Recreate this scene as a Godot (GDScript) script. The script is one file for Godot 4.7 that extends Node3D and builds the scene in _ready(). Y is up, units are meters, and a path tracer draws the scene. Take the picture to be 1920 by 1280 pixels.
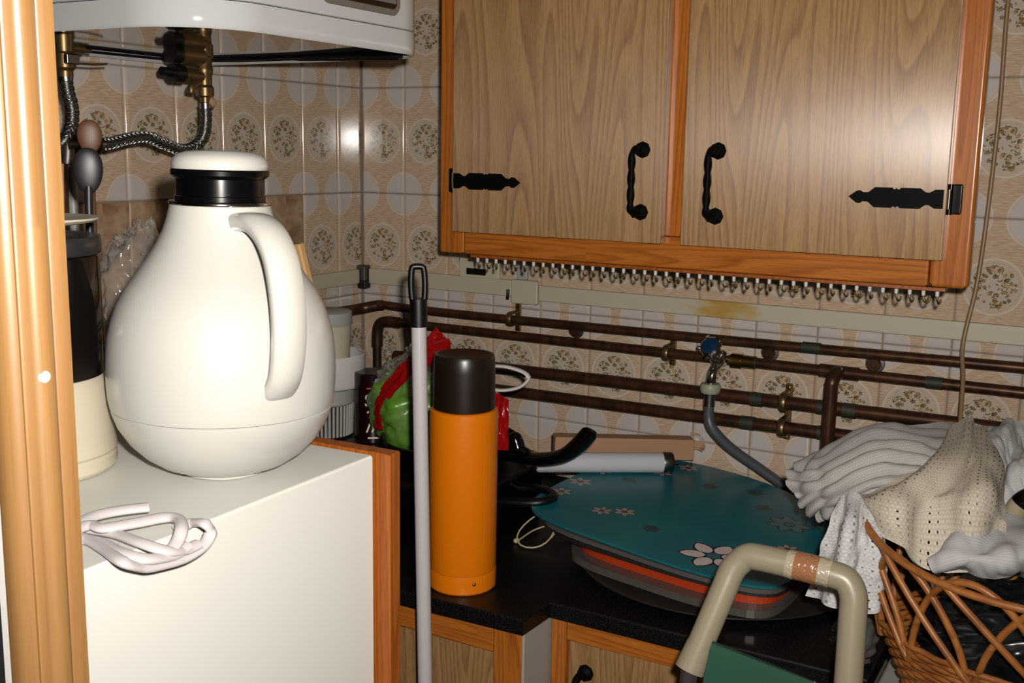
extends Node3D
# A kitchen corner lit by a camera flash. World: x along the back wall (z = 0), left wall at x = 0, y up, metres.

var used := {}
var M := {}
var rng := RandomNumberGenerator.new()
const TH := 0.199044      # tile height
const R0 := 1.58          # height of a tile joint
const CUT := 0.0716       # first (cut) tile column of the left wall

func _ready():
	rng.seed = 7
	var cam := Camera3D.new()
	cam.name = "camera"
	cam.position = Vector3(1.318, 1.465, 1.717)
	cam.rotation_degrees = Vector3(-9.939, 29.577, 0.97)
	cam.fov = 34.923
	cam.near = 0.03
	add_child(cam)
	cam.current = true
	var we := WorldEnvironment.new()
	we.name = "world_environment"
	var env := Environment.new()
	env.background_mode = Environment.BG_COLOR
	env.background_color = Color(0.02, 0.02, 0.02)
	env.tonemap_mode = Environment.TONE_MAPPER_LINEAR
	env.tonemap_exposure = 1.0
	env.sdfgi_enabled = true
	env.ssao_enabled = true
	env.ssil_enabled = true
	we.environment = env
	add_child(we)
	# the flash of the photographer's camera, a little right of and above the lens
	var fl := SpotLight3D.new()
	fl.name = "camera_flash"
	fl.position = cam.position + cam.basis * Vector3(0.03, 0.04, 0.0)
	fl.light_color = Color(1.0, 0.972, 0.94)
	fl.light_energy = 1.9
	fl.spot_range = 12.0
	fl.spot_attenuation = 2.0
	fl.spot_angle = 54.0
	fl.spot_angle_attenuation = 1.0
	fl.light_size = 0.012
	fl.shadow_enabled = true
	add_child(fl)
	fl.look_at_from_position(fl.position, Vector3(0.42, 1.36, 0.2))
	make_materials()
	room()
	tiles()
	wall_fittings()
	pipes()
	wall_cabinet()
	base_units()
	water_heater()
	white_cabinet()
	counter_things()
	mats()
	basket_and_cloths()
	trolley()
	door_frame()

# ---------------------------------------------------------------- naming
func numbered(n: String) -> String:
	var k: int = used.get(n, -1) + 1
	used[n] = k
	return n if k == 0 else "%s_%03d" % [n, k]

func tag(o: Node3D, label: String, category: String, group := "", kind := ""):
	if label: o.set_meta("label", label)
	if category: o.set_meta("category", category)
	if group: o.set_meta("group", group)
	if kind: o.set_meta("kind", kind)
	return o

func thing(called: String, base: Vector3, label: String, category: String, group := "") -> Node3D:
	var o := Node3D.new()
	o.name = numbered(called)
	o.position = base
	add_child(o)
	return tag(o, label, category, group)

# a part modelled in world coordinates
func part(called: String, mb, m: Material, parent: Node3D, label := "") -> MeshInstance3D:
	var o := MeshInstance3D.new()
	o.name = called
	o.mesh = mb.mesh() if mb is MB else mb
	o.material_override = m
	parent.add_child(o, true)
	var off := Vector3.ZERO
	var p: Node = parent
	while p != self and p is Node3D:
		off += p.position
		p = p.get_parent()
	o.position = -off
	if label: o.set_meta("label", label)
	return o

func single(called: String, mb, m: Material, label: String, category: String, group := "") -> MeshInstance3D:
	var o := MeshInstance3D.new()
	o.name = numbered(called)
	o.mesh = mb.mesh()
	o.material_override = m
	add_child(o)
	return tag(o, label, category, group)

func struct(called: String, mb, m: Material) -> MeshInstance3D:
	var o := MeshInstance3D.new()
	o.name = called
	o.mesh = mb.mesh()
	o.material_override = m
	add_child(o)
	o.set_meta("kind", "structure")
	return o

# ---------------------------------------------------------------- mesh builder
class MB:
	var v := PackedVector3Array()
	var n := PackedVector3Array()
	var t := PackedVector2Array()
	var ix := PackedInt32Array()

	func vert(p: Vector3, nn: Vector3, uv := Vector2.ZERO) -> int:
		v.append(p); n.append(nn); t.append(uv)
		return v.size() - 1

	func tri(a: int, b: int, c: int):
		var f := (v[b] - v[a]).cross(v[c] - v[a])
		if f.dot(n[a] + n[b] + n[c]) > 0.0:
			ix.append_array([a, c, b])
		else:
			ix.append_array([a, b, c])

	func quad(a: int, b: int, c: int, d: int):
		tri(a, b, c); tri(a, c, d)

	func mesh() -> ArrayMesh:
		var arr := []
		arr.resize(Mesh.ARRAY_MAX)
		arr[Mesh.ARRAY_VERTEX] = v
		arr[Mesh.ARRAY_NORMAL] = n
		arr[Mesh.ARRAY_TEX_UV] = t
		arr[Mesh.ARRAY_INDEX] = ix
		var m := ArrayMesh.new()
		m.add_surface_from_arrays(Mesh.PRIMITIVE_TRIANGLES, arr)
		return m

	# a box with rounded edges, centred on xf
	func rbox(size: Vector3, r: float, xf := Transform3D.IDENTITY):
		var h := size * 0.5
		r = minf(r, minf(h.x, minf(h.y, h.z)) * 0.95)
		var id := {}
		for ax in 3:
			for s in [-1, 1]:
				var nn := Vector3.ZERO
				nn[ax] = s
				var b := (ax + 1) % 3
				var c := (ax + 2) % 3
				var q := []
				for k in [[-1, -1], [1, -1], [1, 1], [-1, 1]]:
					var p := Vector3.ZERO
					p[ax] = s * h[ax]
					p[b] = k[0] * (h[b] - r)
					p[c] = k[1] * (h[c] - r)
					var uv := Vector2(k[0] * 0.5 + 0.5, k[1] * 0.5 + 0.5)
					var i := vert(xf * p, (xf.basis * nn).normalized(), uv)
					var sg := [0, 0, 0]
					sg[ax] = s; sg[b] = k[0]; sg[c] = k[1]
					id[[ax, sg[0], sg[1], sg[2]]] = i
					q.append(i)
				quad(q[0], q[1], q[2], q[3])
		for ax in 3:      # edges along ax, with a middle row for a round look
			var b := (ax + 1) % 3
			var c := (ax + 2) % 3
			for sb in [-1, 1]:
				for sc in [-1, 1]:
					var g := []
					for sa in [-1, 1]:
						var s := [0, 0, 0]
						s[ax] = sa; s[b] = sb; s[c] = sc
						var i1: int = id[[b, s[0], s[1], s[2]]]
						var i2: int = id[[c, s[0], s[1], s[2]]]
						var cc := Vector3.ZERO
						cc[ax] = sa * (h[ax] - r); cc[b] = sb * (h[b] - r); cc[c] = sc * (h[c] - r)
						var d := Vector3.ZERO
						d[b] = sb; d[c] = sc
						d = d.normalized()
						g.append([i1, vert(xf * (cc + d * r), (xf.basis * d).normalized()), i2])
					quad(g[0][0], g[1][0], g[1][1], g[0][1])
					quad(g[0][1], g[1][1], g[1][2], g[0][2])
		for sx in [-1, 1]:
			for sy in [-1, 1]:
				for sz in [-1, 1]:
					tri(id[[0, sx, sy, sz]], id[[1, sx, sy, sz]], id[[2, sx, sy, sz]])
		return self

	func box(a: Vector3, b: Vector3, r := 0.001):
		return rbox((b - a).abs(), r, Transform3D(Basis.IDENTITY, (a + b) * 0.5))

	# profile of (radius, height), turned round the y axis of xf
	func lathe(prof: Array, seg := 32, xf := Transform3D.IDENTITY, crease := 40.0, sx := 1.0, sz := 1.0):
		var rows := []
		var m := prof.size()
		for i in m - 1:
			var d: Vector2 = (prof[i + 1] - prof[i])
			if d.length() < 1e-7: continue
			var nn := Vector2(d.y, -d.x).normalized()
			rows.append([prof[i], nn, prof[i + 1]])
		var out := []
		for i in rows.size():
			var a: Vector2 = rows[i][1]
			var b: Vector2 = rows[i][1]
			if i > 0 and rad_to_deg(absf(rows[i - 1][1].angle_to(rows[i][1]))) < crease:
				a = (rows[i - 1][1] + rows[i][1]).normalized()
			if i < rows.size() - 1 and rad_to_deg(absf(rows[i + 1][1].angle_to(rows[i][1]))) < crease:
				b = (rows[i + 1][1] + rows[i][1]).normalized()
			out.append([[rows[i][0], a], [rows[i][2], b]])
		for pair in out:
			var ring := []
			for e in pair:
				var row := []
				for k in seg + 1:
					var w := TAU * k / seg
					var p := Vector3(e[0].x * cos(w) * sx, e[0].y, e[0].x * sin(w) * sz)
					var q := Vector3(e[1].x * cos(w) / sx, e[1].y, e[1].x * sin(w) / sz)
					row.append(vert(xf * p, (xf.basis * q).normalized(), Vector2(float(k) / seg, e[0].y)))
				ring.append(row)
			for k in seg:
				quad(ring[0][k], ring[0][k + 1], ring[1][k + 1], ring[1][k])
		return self

	# a tube along points; r a number or one radius per point; flat squashes it across the direction `up`
	func tube(pts: Array, r, seg := 10, closed := false, flat := 1.0, up := Vector3.UP, twist := 0.0):
		var m := pts.size()
		var rows := []
		var side := Vector3.ZERO
		var length := 0.0
		for i in m + (1 if closed else 0):
			var k := i % m
			var a: Vector3 = pts[(k - 1 + m) % m] if (closed or k > 0) else pts[k]
			var b: Vector3 = pts[(k + 1) % m] if (closed or k < m - 1) else pts[k]
			var d := (b - a).normalized()
			if flat != 1.0:
				side = up.cross(d)
				if side.length() < 1e-4: side = d.cross(Vector3.RIGHT)
				side = side.normalized()
			elif side == Vector3.ZERO:
				side = d.cross(Vector3.UP if absf(d.y) < 0.9 else Vector3.RIGHT).normalized()
			else:
				side = (side - d * side.dot(d)).normalized()
			var oth := d.cross(side).normalized()
			var rr: float = r[k] if r is Array else r
			if i > 0: length += (pts[k] - pts[(i - 1) % m]).length()
			var row := []
			for j in seg + 1:
				var w := TAU * j / seg + twist * length
				var q := side * cos(w) + oth * sin(w) * flat
				var nn := (side * cos(w) * flat + oth * sin(w)).normalized()
				row.append(vert(pts[k] + q * rr, nn, Vector2(float(j) / seg, length)))
			rows.append(row)
		for i in rows.size() - 1:
			for j in seg:
				quad(rows[i][j], rows[i][j + 1], rows[i + 1][j + 1], rows[i + 1][j])
		if not closed:
			for e in [0, rows.size() - 1]:
				var d: Vector3 = (pts[0] - pts[1]).normalized() if e == 0 else (pts[m - 1] - pts[m - 2]).normalized()
				var c := vert(pts[0] if e == 0 else pts[m - 1], d)
				var ring := []
				for j in seg + 1: ring.append(vert(v[rows[e][j]], d))
				for j in seg: tri(c, ring[j], ring[j + 1])
		return self

	# polygon in the xy plane of xf, pushed out along +z by h, front edge softened by bev
	func prism(poly: PackedVector2Array, h: float, xf := Transform3D.IDENTITY, bev := 0.0, crease := 35.0):
		var m := poly.size()
		var area := 0.0
		for i in m: area += poly[i].cross(poly[(i + 1) % m])
		var p := poly
		if area < 0.0:
			p = poly.duplicate()
			p.reverse()
		var en := []
		for i in m:
			var d := (p[(i + 1) % m] - p[i]).normalized()
			en.append(Vector2(d.y, -d.x))
		var vn := []
		for i in m: vn.append((en[(i - 1 + m) % m] + en[i]).normalized())
		var inner := PackedVector2Array()
		for i in m: inner.append(p[i] - vn[i] * bev)
		var tr := Geometry2D.triangulate_polygon(p)
		for side in [0, 1]:
			var nn := Vector3(0, 0, 1 if side == 1 else -1)
			var base := v.size()
			for i in m:
				var q := inner[i] if side == 1 else p[i]
				vert(xf * Vector3(q.x, q.y, h if side == 1 else 0.0), (xf.basis * nn).normalized(), q)
			for k in range(0, tr.size(), 3): tri(base + tr[k], base + tr[k + 1], base + tr[k + 2])
		for i in m:
			var j := (i + 1) % m
			var na: Vector2 = en[i]
			var nb: Vector2 = en[i]
			if rad_to_deg(absf(en[(i - 1 + m) % m].angle_to(en[i]))) < crease: na = vn[i]
			if rad_to_deg(absf(en[j].angle_to(en[i]))) < crease: nb = vn[j]
			var A := (xf.basis * Vector3(na.x, na.y, 0)).normalized()
			var B := (xf.basis * Vector3(nb.x, nb.y, 0)).normalized()
			var Z := (xf.basis * Vector3(0, 0, 1)).normalized()
			var a0 := vert(xf * Vector3(p[i].x, p[i].y, 0), A, p[i])
			var b0 := vert(xf * Vector3(p[j].x, p[j].y, 0), B, p[j])
			var b1 := vert(xf * Vector3(p[j].x, p[j].y, h - bev), B, p[j])
			var a1 := vert(xf * Vector3(p[i].x, p[i].y, h - bev), A, p[i])
			quad(a0, b0, b1, a1)
			if bev > 0.0:
				var b2 := vert(xf * Vector3(inner[j].x, inner[j].y, h), (B + Z).normalized(), p[j])
				var a2 := vert(xf * Vector3(inner[i].x, inner[i].y, h), (A + Z).normalized(), p[i])
				quad(a1, b1, b2, a2)
		return self

	# a smooth sheet through a net of control points, with thickness; bump(u, v) lifts it along its normal
	func sheet(ctrl: Array, nu: int, nv: int, thick := 0.004, bump = null, uvs := Vector2.ONE):
		var P := []
		for i in nu + 1:
			var u := float(i) / nu
			var row := []
			for j in nv + 1:
				var w := float(j) / nv
				var col := []
				for r in ctrl: col.append(MB.spline(r, w))
				row.append(MB.spline(col, u))
			P.append(row)
		if bump != null:
			var N0 := MB.net_normals(P)
			for i in nu + 1:
				for j in nv + 1:
					P[i][j] += N0[i][j] * bump.call(float(i) / nu, float(j) / nv)
		var N := MB.net_normals(P)
		var ids := [[], []]
		for side in 2:
			for i in nu + 1:
				var row := []
				for j in nv + 1:
					var s := 1.0 if side == 0 else -1.0
					row.append(vert(P[i][j] + N[i][j] * thick * 0.5 * s, N[i][j] * s, Vector2(float(j) / nv * uvs.x, float(i) / nu * uvs.y)))
				ids[side].append(row)
			for i in nu:
				for j in nv:
					quad(ids[side][i][j], ids[side][i][j + 1], ids[side][i + 1][j + 1], ids[side][i + 1][j])
		var rim := []
		for j in nv + 1: rim.append([0, j])
		for i in range(1, nu + 1): rim.append([i, nv])
		for j in range(nv - 1, -1, -1): rim.append([nu, j])
		for i in range(nu - 1, 0, -1): rim.append([i, 0])
		for k in rim.size():
			var a: Array = rim[k]
			var b: Array = rim[(k + 1) % rim.size()]
			var e: Vector3 = (P[b[0]][b[1]] - P[a[0]][a[1]])
			var o := e.cross(N[a[0]][a[1]]).normalized()
			var q := []
			for s in [[a, 0], [b, 0], [b, 1], [a, 1]]:
				q.append(vert(v[ids[s[1]][s[0][0]][s[0][1]]], o, t[ids[s[1]][s[0][0]][s[0][1]]]))
			quad(q[0], q[1], q[2], q[3])
		return self

	# a closed lump: a sphere of radii rad about c, pushed in and out by bump(direction)
	func lump(c: Vector3, rad: Vector3, nu: int, nv: int, bump: Callable, basis := Basis.IDENTITY):
		var P := []
		for i in nu + 1:
			var row := []
			for j in nv + 1:
				var th := PI * i / nu
				var ph := TAU * (j % nv) / nv
				var d := Vector3(sin(th) * cos(ph), cos(th), sin(th) * sin(ph))
				row.append(c + basis * (d * rad * (1.0 + bump.call(d))))
			P.append(row)
		var N := MB.net_normals(P, true)
		var ids := []
		for i in nu + 1:
			var row := []
			for j in nv + 1:
				var nn: Vector3 = N[i][j]
				if nn.dot(P[i][j] - c) < 0.0: nn = -nn
				if i == 0: nn = basis * Vector3.UP
				if i == nu: nn = basis * Vector3.DOWN
				row.append(vert(P[i][j], nn, Vector2(float(j) / nv, float(i) / nu)))
			ids.append(row)
		for i in nu:
			for j in nv:
				quad(ids[i][j], ids[i][j + 1], ids[i + 1][j + 1], ids[i + 1][j])
		return self

	static func net_normals(P: Array, wrap := false) -> Array:
		var N := []
		var a := P.size() - 1
		var b: int = P[0].size() - 1
		for i in a + 1:
			var row := []
			for j in b + 1:
				var du: Vector3 = P[mini(i + 1, a)][j] - P[maxi(i - 1, 0)][j]
				var jl := j - 1
				var jr := j + 1
				if wrap:
					jl = (j - 1 + b) % b
					jr = (j + 1) % b
				else:
					jl = maxi(jl, 0)
					jr = mini(jr, b)
				var dv: Vector3 = P[i][jr] - P[i][jl]
				row.append(dv.cross(du).normalized())
			N.append(row)
		return N

	static func spline(c: Array, x: float) -> Vector3:
		var m := c.size() - 1
		if m == 1: return c[0].lerp(c[1], x)
		var f := x * m
		var i := mini(int(f), m - 1)
		var tt := f - i
		var p0: Vector3 = c[i - 1] if i > 0 else c[0] * 2.0 - c[1]
		var p3: Vector3 = c[i + 2] if i + 2 <= m else c[m] * 2.0 - c[m - 1]
		return c[i].cubic_interpolate(c[i + 1], p0, p3, tt)

static func smooth(c: Array, per := 8) -> Array:
	var o := []
	var k := (c.size() - 1) * per
	for i in k + 1: o.append(MB.spline(c, float(i) / k))
	return o

static func V(x, y, z) -> Vector3: return Vector3(x, y, z)

static func P2(a: Array) -> PackedVector2Array:
	var o := PackedVector2Array()
	for i in range(0, a.size(), 2): o.append(Vector2(a[i], a[i + 1]))
	return o

static func prof(a: Array) -> Array:
	var o := []
	for i in range(0, a.size(), 2): o.append(Vector2(a[i], a[i + 1]))
	return o

static func up_at(p: Vector3) -> Transform3D: return Transform3D(Basis.IDENTITY, p)

# xf whose local y axis points along d
static func along(p: Vector3, d: Vector3) -> Transform3D:
	d = d.normalized()
	var s := d.cross(Vector3.FORWARD if absf(d.z) < 0.9 else Vector3.RIGHT).normalized()
	return Transform3D(Basis(s, d, s.cross(d)), p)

# ---------------------------------------------------------------- materials
func mat(c: Color, rough := 0.6, metal := 0.0, spec := 0.5) -> StandardMaterial3D:
	var m := StandardMaterial3D.new()
	m.albedo_color = c
	m.roughness = rough
	m.metallic = metal
	m.metallic_specular = spec
	return m

func tex(im: Image) -> ImageTexture: return ImageTexture.create_from_image(im)

func noise(seed_: int, freq: float, oct := 3) -> FastNoiseLite:
	var f := FastNoiseLite.new()
	f.seed = seed_
	f.noise_type = FastNoiseLite.TYPE_SIMPLEX_SMOOTH
	f.frequency = freq
	f.fractal_octaves = oct
	return f

# wood: contour lines of a stretched noise make the long arches of plain-sawn boards
func wood_image(w: int, h: int, dark: Color, light: Color, rings: float, seed_: int, fx: float, fy: float, tilt := 0.0) -> Image:
	var im := Image.create(w, h, false, Image.FORMAT_RGB8)
	var a := noise(seed_, 1.0, 2)
	var b := noise(seed_ + 1, 1.0, 2)
	var c := noise(seed_ + 2, 1.0, 1)
	for y in h:
		for x in w:
			var u := float(x)
			var s := a.get_noise_2d(u * fx, y * fy)
			var g := fposmod(s * rings + u * tilt, 1.0)
			var line := g * g * (1.0 - smoothstep(0.85, 1.0, g))
			var fine := b.get_noise_2d(u * 0.35, y * 0.012) * 0.5 + 0.5
			var pore := clampf(c.get_noise_2d(u * 0.9, y * 0.03) * 3.0 - 1.2, 0.0, 1.0)
			var k := clampf(line * 0.75 + fine * 0.45 + pore * 0.35 - 0.1, 0.0, 1.0)
			im.set_pixel(x, y, light.lerp(dark, k))
	return im

# one printed wall tile: streaky beige, a flowered medallion in the middle, quarter discs in the corners
func tile_image() -> Image:
	var w := 256
	var h := 512
	var im := Image.create(w, h, false, Image.FORMAT_RGB8)
	var a := noise(11, 1.0, 2)
	var tan_ := Color(0.69, 0.592, 0.492)
	var pale := Color(0.76, 0.685, 0.605)
	var disc := Color(0.735, 0.705, 0.69)
	var ringc := Color(0.765, 0.725, 0.675)
	for y in h:
		for x in w:
			var mx := (x + 0.5) / w * 0.1
			var my := (y + 0.5) / h * 0.2
			var k := a.get_noise_2d(x * 0.02, y * 0.17) * 0.9 + 0.45 + 0.16 * sin(y * 0.55)
			var c := tan_.lerp(pale, clampf(k, 0.0, 1.0))
			var dx := minf(mx, 0.1 - mx)
			var dy := minf(my, 0.2 - my)
			var q := sqrt(dx * dx + dy * dy)
			var m := Vector2(mx - 0.05, my - 0.1).length()
			if q < 0.0415:
				if q < 0.0355: c = disc
				elif q > 0.0388: c = ringc
				else: c = pale.lerp(disc, 0.25)
			elif m < 0.0425:
				if m < 0.035: c = Color(0.71, 0.67, 0.61)
				elif m > 0.0395: c = ringc
				elif m > 0.0365: c = ringc.lerp(tan_, 0.5)
			if mx < 0.0014 or mx > 0.0986: c = Color(0.73, 0.66, 0.59)
			im.set_pixel(x, y, c)
	var r := RandomNumberGenerator.new()
	r.seed = 5
	var cols := [Color(0.38, 0.30, 0.16), Color(0.35, 0.33, 0.20), Color(0.60, 0.42, 0.24), Color(0.45, 0.40, 0.30), Color(0.72, 0.52, 0.34), Color(0.30, 0.26, 0.18)]
	for f in 150:
		var an := r.randf() * TAU
		var ra := pow(r.randf(), 0.4) * 0.031
		var cx := (0.05 + cos(an) * ra) / 0.1 * w
		var cy := (0.1 + sin(an) * ra) / 0.2 * h
		var c: Color = cols[r.randi() % cols.size()]
		var la := r.randf() * TAU
		var big := r.randf() < 0.28
		for py in range(-13, 14):
			for px in range(-13, 14):
				var d := Vector2(px, py).rotated(la)
				var hit := false
				if big:
					var an2 := atan2(d.y, d.x)
					hit = d.length() < 6.0 + 3.0 * cos(5.0 * an2) and d.length() > 2.0
				else:
					hit = absf(d.y) < 2.6 * (1.0 - absf(d.x) / 8.0)
				if hit:
					var X := int(cx) + px
					var Y := int(cy) + py
					im.set_pixel(X, Y, im.get_pixel(X, Y).lerp(c, 0.9))
	return im

func speckle_image(base: Color, spot: Color, amount: float, seed_: int, size := 512) -> Image:
	var im := Image.create(size, size, false, Image.FORMAT_RGB8)
	var a := noise(seed_, 0.12, 3)
	for y in size:
		for x in size:
			var k := smoothstep(0.5 - amount, 0.8, a.get_noise_2d(x, y) + 0.3)
			im.set_pixel(x, y, base.lerp(spot, k))
	return im

func blotch_image(cols: Array, fx: float, fy: float, seed_: int, size := 512) -> Image:
	var im := Image.create(size, size, false, Image.FORMAT_RGB8)
	var a := noise(seed_, 1.0, 4)
	for y in size:
		for x in size:
			var k := clampf(a.get_noise_2d(x * fx, y * fy) * 0.9 + 0.5, 0.0, 0.999) * (cols.size() - 1)
			var i := int(k)
			im.set_pixel(x, y, cols[i].lerp(cols[i + 1], k - i))
	return im

# knit: rows of small stitches as relief; with holes for crochet (alpha)
func knit_image(holes: bool) -> Image:
	var s := 256
	var im := Image.create(s, s, false, Image.FORMAT_RGBA8)
	for y in s:
		for x in s:
			var row := y / 16
			var u := fposmod(x + (8 if row % 2 else 0), 16) / 16.0 - 0.5
			var w := fposmod(y, 16) / 16.0 - 0.5
			var k := clampf(1.0 - (u * u + w * w) * 3.2, 0.0, 1.0)
			var al := 1.0
			if holes and (row % 2 == 0):
				var hx := fposmod(x, 32) - 16.0
				var hy := fposmod(y, 32) - 8.0
				if hx * hx * 0.9 + hy * hy * 0.8 < 22.0: al = 0.0
			var g := 0.88 + 0.12 * k
			im.set_pixel(x, y, Color(g, g, g, al))
	return im

func mat_print() -> Image:
	var s := 1024
	var im := Image.create(s, s, false, Image.FORMAT_RGB8)
	var a := noise(31, 0.004, 2)
	for y in s:
		for x in s:
			var k := a.get_noise_2d(x, y) * 0.5 + 0.5
			im.set_pixel(x, y, Color(0.05, 0.36, 0.42).lerp(Color(0.06, 0.42, 0.44), k))
	# flowers: x, z in metres (the print spans x 0.52..1.04, z 0..0.52), petal length
	var fs := [[0.876, 0.385, 0.045, 0], [0.928, 0.205, 0.032, 1], [0.683, 0.322, 0.016, 2], [0.712, 0.306, 0.017, 2], [0.60, 0.225, 0.02, 2], [0.77, 0.345, 0.013, 3], [0.714, 0.05, 0.018, 2],
		[0.775, 0.116, 0.014, 3], [0.875, 0.16, 0.013, 3], [0.953, 0.30, 0.016, 2], [0.605, 0.155, 0.018, 2], [0.597, 0.285, 0.017, 2], [0.69, 0.10, 0.017, 2], [0.97, 0.18, 0.02, 1], [0.845, 0.10, 0.014, 3], [0.66, 0.17, 0.014, 3]]
	for f in fs:
		var cx: float = (f[0] - 0.52) / 0.52 * s
		var cy: float = f[1] / 0.52 * s
		var L: float = f[2] / 0.52 * s
		var kind: int = f[3]
		var pet: Color = [Color(0.80, 0.74, 0.74), Color(0.30, 0.42, 0.42), Color(0.62, 0.55, 0.52), Color(0.16, 0.26, 0.26)][kind]
		var edge := Color(0.03, 0.06, 0.10) if kind < 2 else Color(0.14, 0.14, 0.14)
		var np := 6 if kind != 1 else 7
		var R := int(L * 1.2)
		for py in range(-R, R + 1):
			for px in range(-R, R + 1):
				var d := Vector2(px, py)
				var an := fposmod(d.angle() + 0.3 + f[0] * 9.0, TAU / np) - PI / np
				var q := d.length() / L
				var wdt := 0.30 * sin(clampf((q - 0.22) / 0.78, 0.0, 1.0) * PI) ** 0.55
				var off := absf(an) * q
				var X := int(cx) + px
				var Y := int(cy) + py
				if X < 0 or Y < 0 or X >= s or Y >= s: continue
				if q < 0.16: im.set_pixel(X, Y, Color(0.25, 0.38, 0.42) if kind < 2 else Color(0.3, 0.14, 0.08))
				elif q < 1.0 and q > 0.24 and off < wdt - 0.05: im.set_pixel(X, Y, pet)
				elif q < 1.06 and q > 0.2 and off < wdt + 0.035: im.set_pixel(X, Y, edge)
	return im

func tri(m: StandardMaterial3D, scale: Vector3, off := Vector3.ZERO) -> StandardMaterial3D:
	m.uv1_triplanar = true
	m.uv1_scale = scale
	m.uv1_offset = off
	m.uv1_triplanar_sharpness = 6.0
	return m

func make_materials():
	M.tile = mat(Color.WHITE, 0.09)
	M.tile.albedo_texture = tex(tile_image())
	M.tile_brown = tri(mat(Color.WHITE, 0.3), Vector3(3, 3, 3))
	M.tile_brown.albedo_texture = tex(blotch_image([Color(0.50, 0.39, 0.29), Color(0.60, 0.50, 0.40), Color(0.66, 0.57, 0.47), Color(0.55, 0.43, 0.32)], 0.012, 0.02, 21, 256))
	M.grout = mat(Color(0.52, 0.47, 0.42), 0.9)
	M.plaster = mat(Color(0.80, 0.78, 0.73), 0.9)
	M.floor = tri(mat(Color.WHITE, 0.35), Vector3(2, 2, 2))
	M.floor.albedo_texture = tex(blotch_image([Color(0.46, 0.40, 0.34), Color(0.6, 0.54, 0.47), Color(0.52, 0.46, 0.4)], 0.03, 0.03, 23, 256))
	var oak := tex(wood_image(512, 1024, Color(0.47, 0.335, 0.205), Color(0.64, 0.505, 0.335), 7.0, 41, 0.0062, 0.00055, 0.012))
	for k in 4:
		var m := tri(mat(Color.WHITE, 0.30, 0.0, 0.6), Vector3(2.2, 1.1, 2.2), [V(0.13, -0.46, 0), V(0.62, -0.46, 0), V(0.3, 0.05, 0), V(0.85, 0.05, 0)][k])
		m.albedo_texture = oak
		m.anisotropy_enabled = true
		m.anisotropy = 0.9
		M["oak%d" % k] = m
	var pine_im := wood_image(256, 512, Color(0.52, 0.275, 0.085), Color(0.69, 0.415, 0.16), 4.0, 51, 0.012, 0.0009)
	M.pine = tri(mat(Color.WHITE, 0.24), Vector3(5, 1.6, 5))
	M.pine.albedo_texture = tex(pine_im)
	var ph := pine_im.duplicate()
	ph.rotate_90(CLOCKWISE)
	M.pine_h = tri(mat(Color.WHITE, 0.24), Vector3(1.6, 5, 5))
	M.pine_h.albedo_texture = tex(ph)
	M.brown_edge = tri(mat(Color(0.86, 0.80, 0.72), 0.4), Vector3(6, 1.6, 6))
	M.brown_edge.albedo_texture = M.pine.albedo_texture
	M.jamb = tri(mat(Color.WHITE, 0.4), Vector3(9, 0.7, 9))
	M.jamb.albedo_texture = tex(wood_image(128, 512, Color(0.43, 0.305, 0.17), Color(0.48, 0.355, 0.205), 3.0, 61, 0.01, 0.0006))
	M.granite = tri(mat(Color.WHITE, 0.42, 0.0, 0.35), Vector3(5, 5, 5))
	M.granite.albedo_texture = tex(speckle_image(Color(0.03, 0.031, 0.03), Color(0.11, 0.105, 0.095), 0.35, 71))
	M.iron = mat(Color(0.028, 0.03, 0.033), 0.55, 0.0, 0.18)
	M.chrome = mat(Color(0.78, 0.77, 0.75), 0.12, 1.0)
	M.steel = mat(Color(0.55, 0.55, 0.54), 0.28, 1.0)
	M.dull_steel = mat(Color(0.36, 0.34, 0.32), 0.4, 0.85)
	M.mirror = mat(Color(0.62, 0.58, 0.54), 0.04, 1.0)
	M.brass = mat(Color(0.52, 0.40, 0.20), 0.3, 1.0)
	M.old_brass = mat(Color(0.46, 0.38, 0.26), 0.38, 0.85)
	var cu := tex(blotch_image([Color(0.20, 0.135, 0.085), Color(0.33, 0.215, 0.135), Color(0.27, 0.165, 0.105), Color(0.22, 0.15, 0.10)], 0.03, 0.008, 81, 256))
	M.copper = tri(mat(Color.WHITE, 0.38, 0.55), Vector3(3, 3, 3))
	M.copper.albedo_texture = cu
	M.patina = tri(mat(Color.WHITE, 0.6, 0.15), Vector3(9, 9, 9))
	M.patina.albedo_texture = tex(blotch_image([Color(0.10, 0.17, 0.12), Color(0.20, 0.16, 0.10), Color(0.12, 0.20, 0.15), Color(0.24, 0.16, 0.10)], 0.02, 0.02, 83, 128))
	M.cream = mat(Color(0.72, 0.69, 0.61), 0.35)
	M.trunk = tri(mat(Color.WHITE, 0.4), Vector3(1, 20, 1))
	var st := Image.create(512, 64, false, Image.FORMAT_RGB8)
	var sn := noise(85, 0.02, 3)
	for y in 64:
		for x in 512:
			var k := clampf((1.0 - absf(x - 381.0) / 30.0) * 1.3 + sn.get_noise_2d(x * 1.5, y * 2.0) * 0.7, 0.0, 1.0) if x > 330 and x < 430 else 0.0
			st.set_pixel(x, y, Color(0.71, 0.675, 0.60).lerp(Color(0.66, 0.50, 0.18), k * 0.8))
	M.trunk.albedo_texture = tex(st)
	M.jug = mat(Color(0.695, 0.688, 0.665), 0.22)
	M.jug.clearcoat_enabled = true
	M.jug.clearcoat = 0.4
	M.black_gloss = mat(Color(0.02, 0.02, 0.022), 0.18)
	M.black_dull = mat(Color(0.022, 0.02, 0.02), 0.4)
	M.black_hole = mat(Color(0.01, 0.01, 0.01), 0.8)
	M.white_enamel = mat(Color(0.76, 0.765, 0.765), 0.1)
	M.white_lam = mat(Color(0.81, 0.805, 0.78), 0.4)
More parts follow.
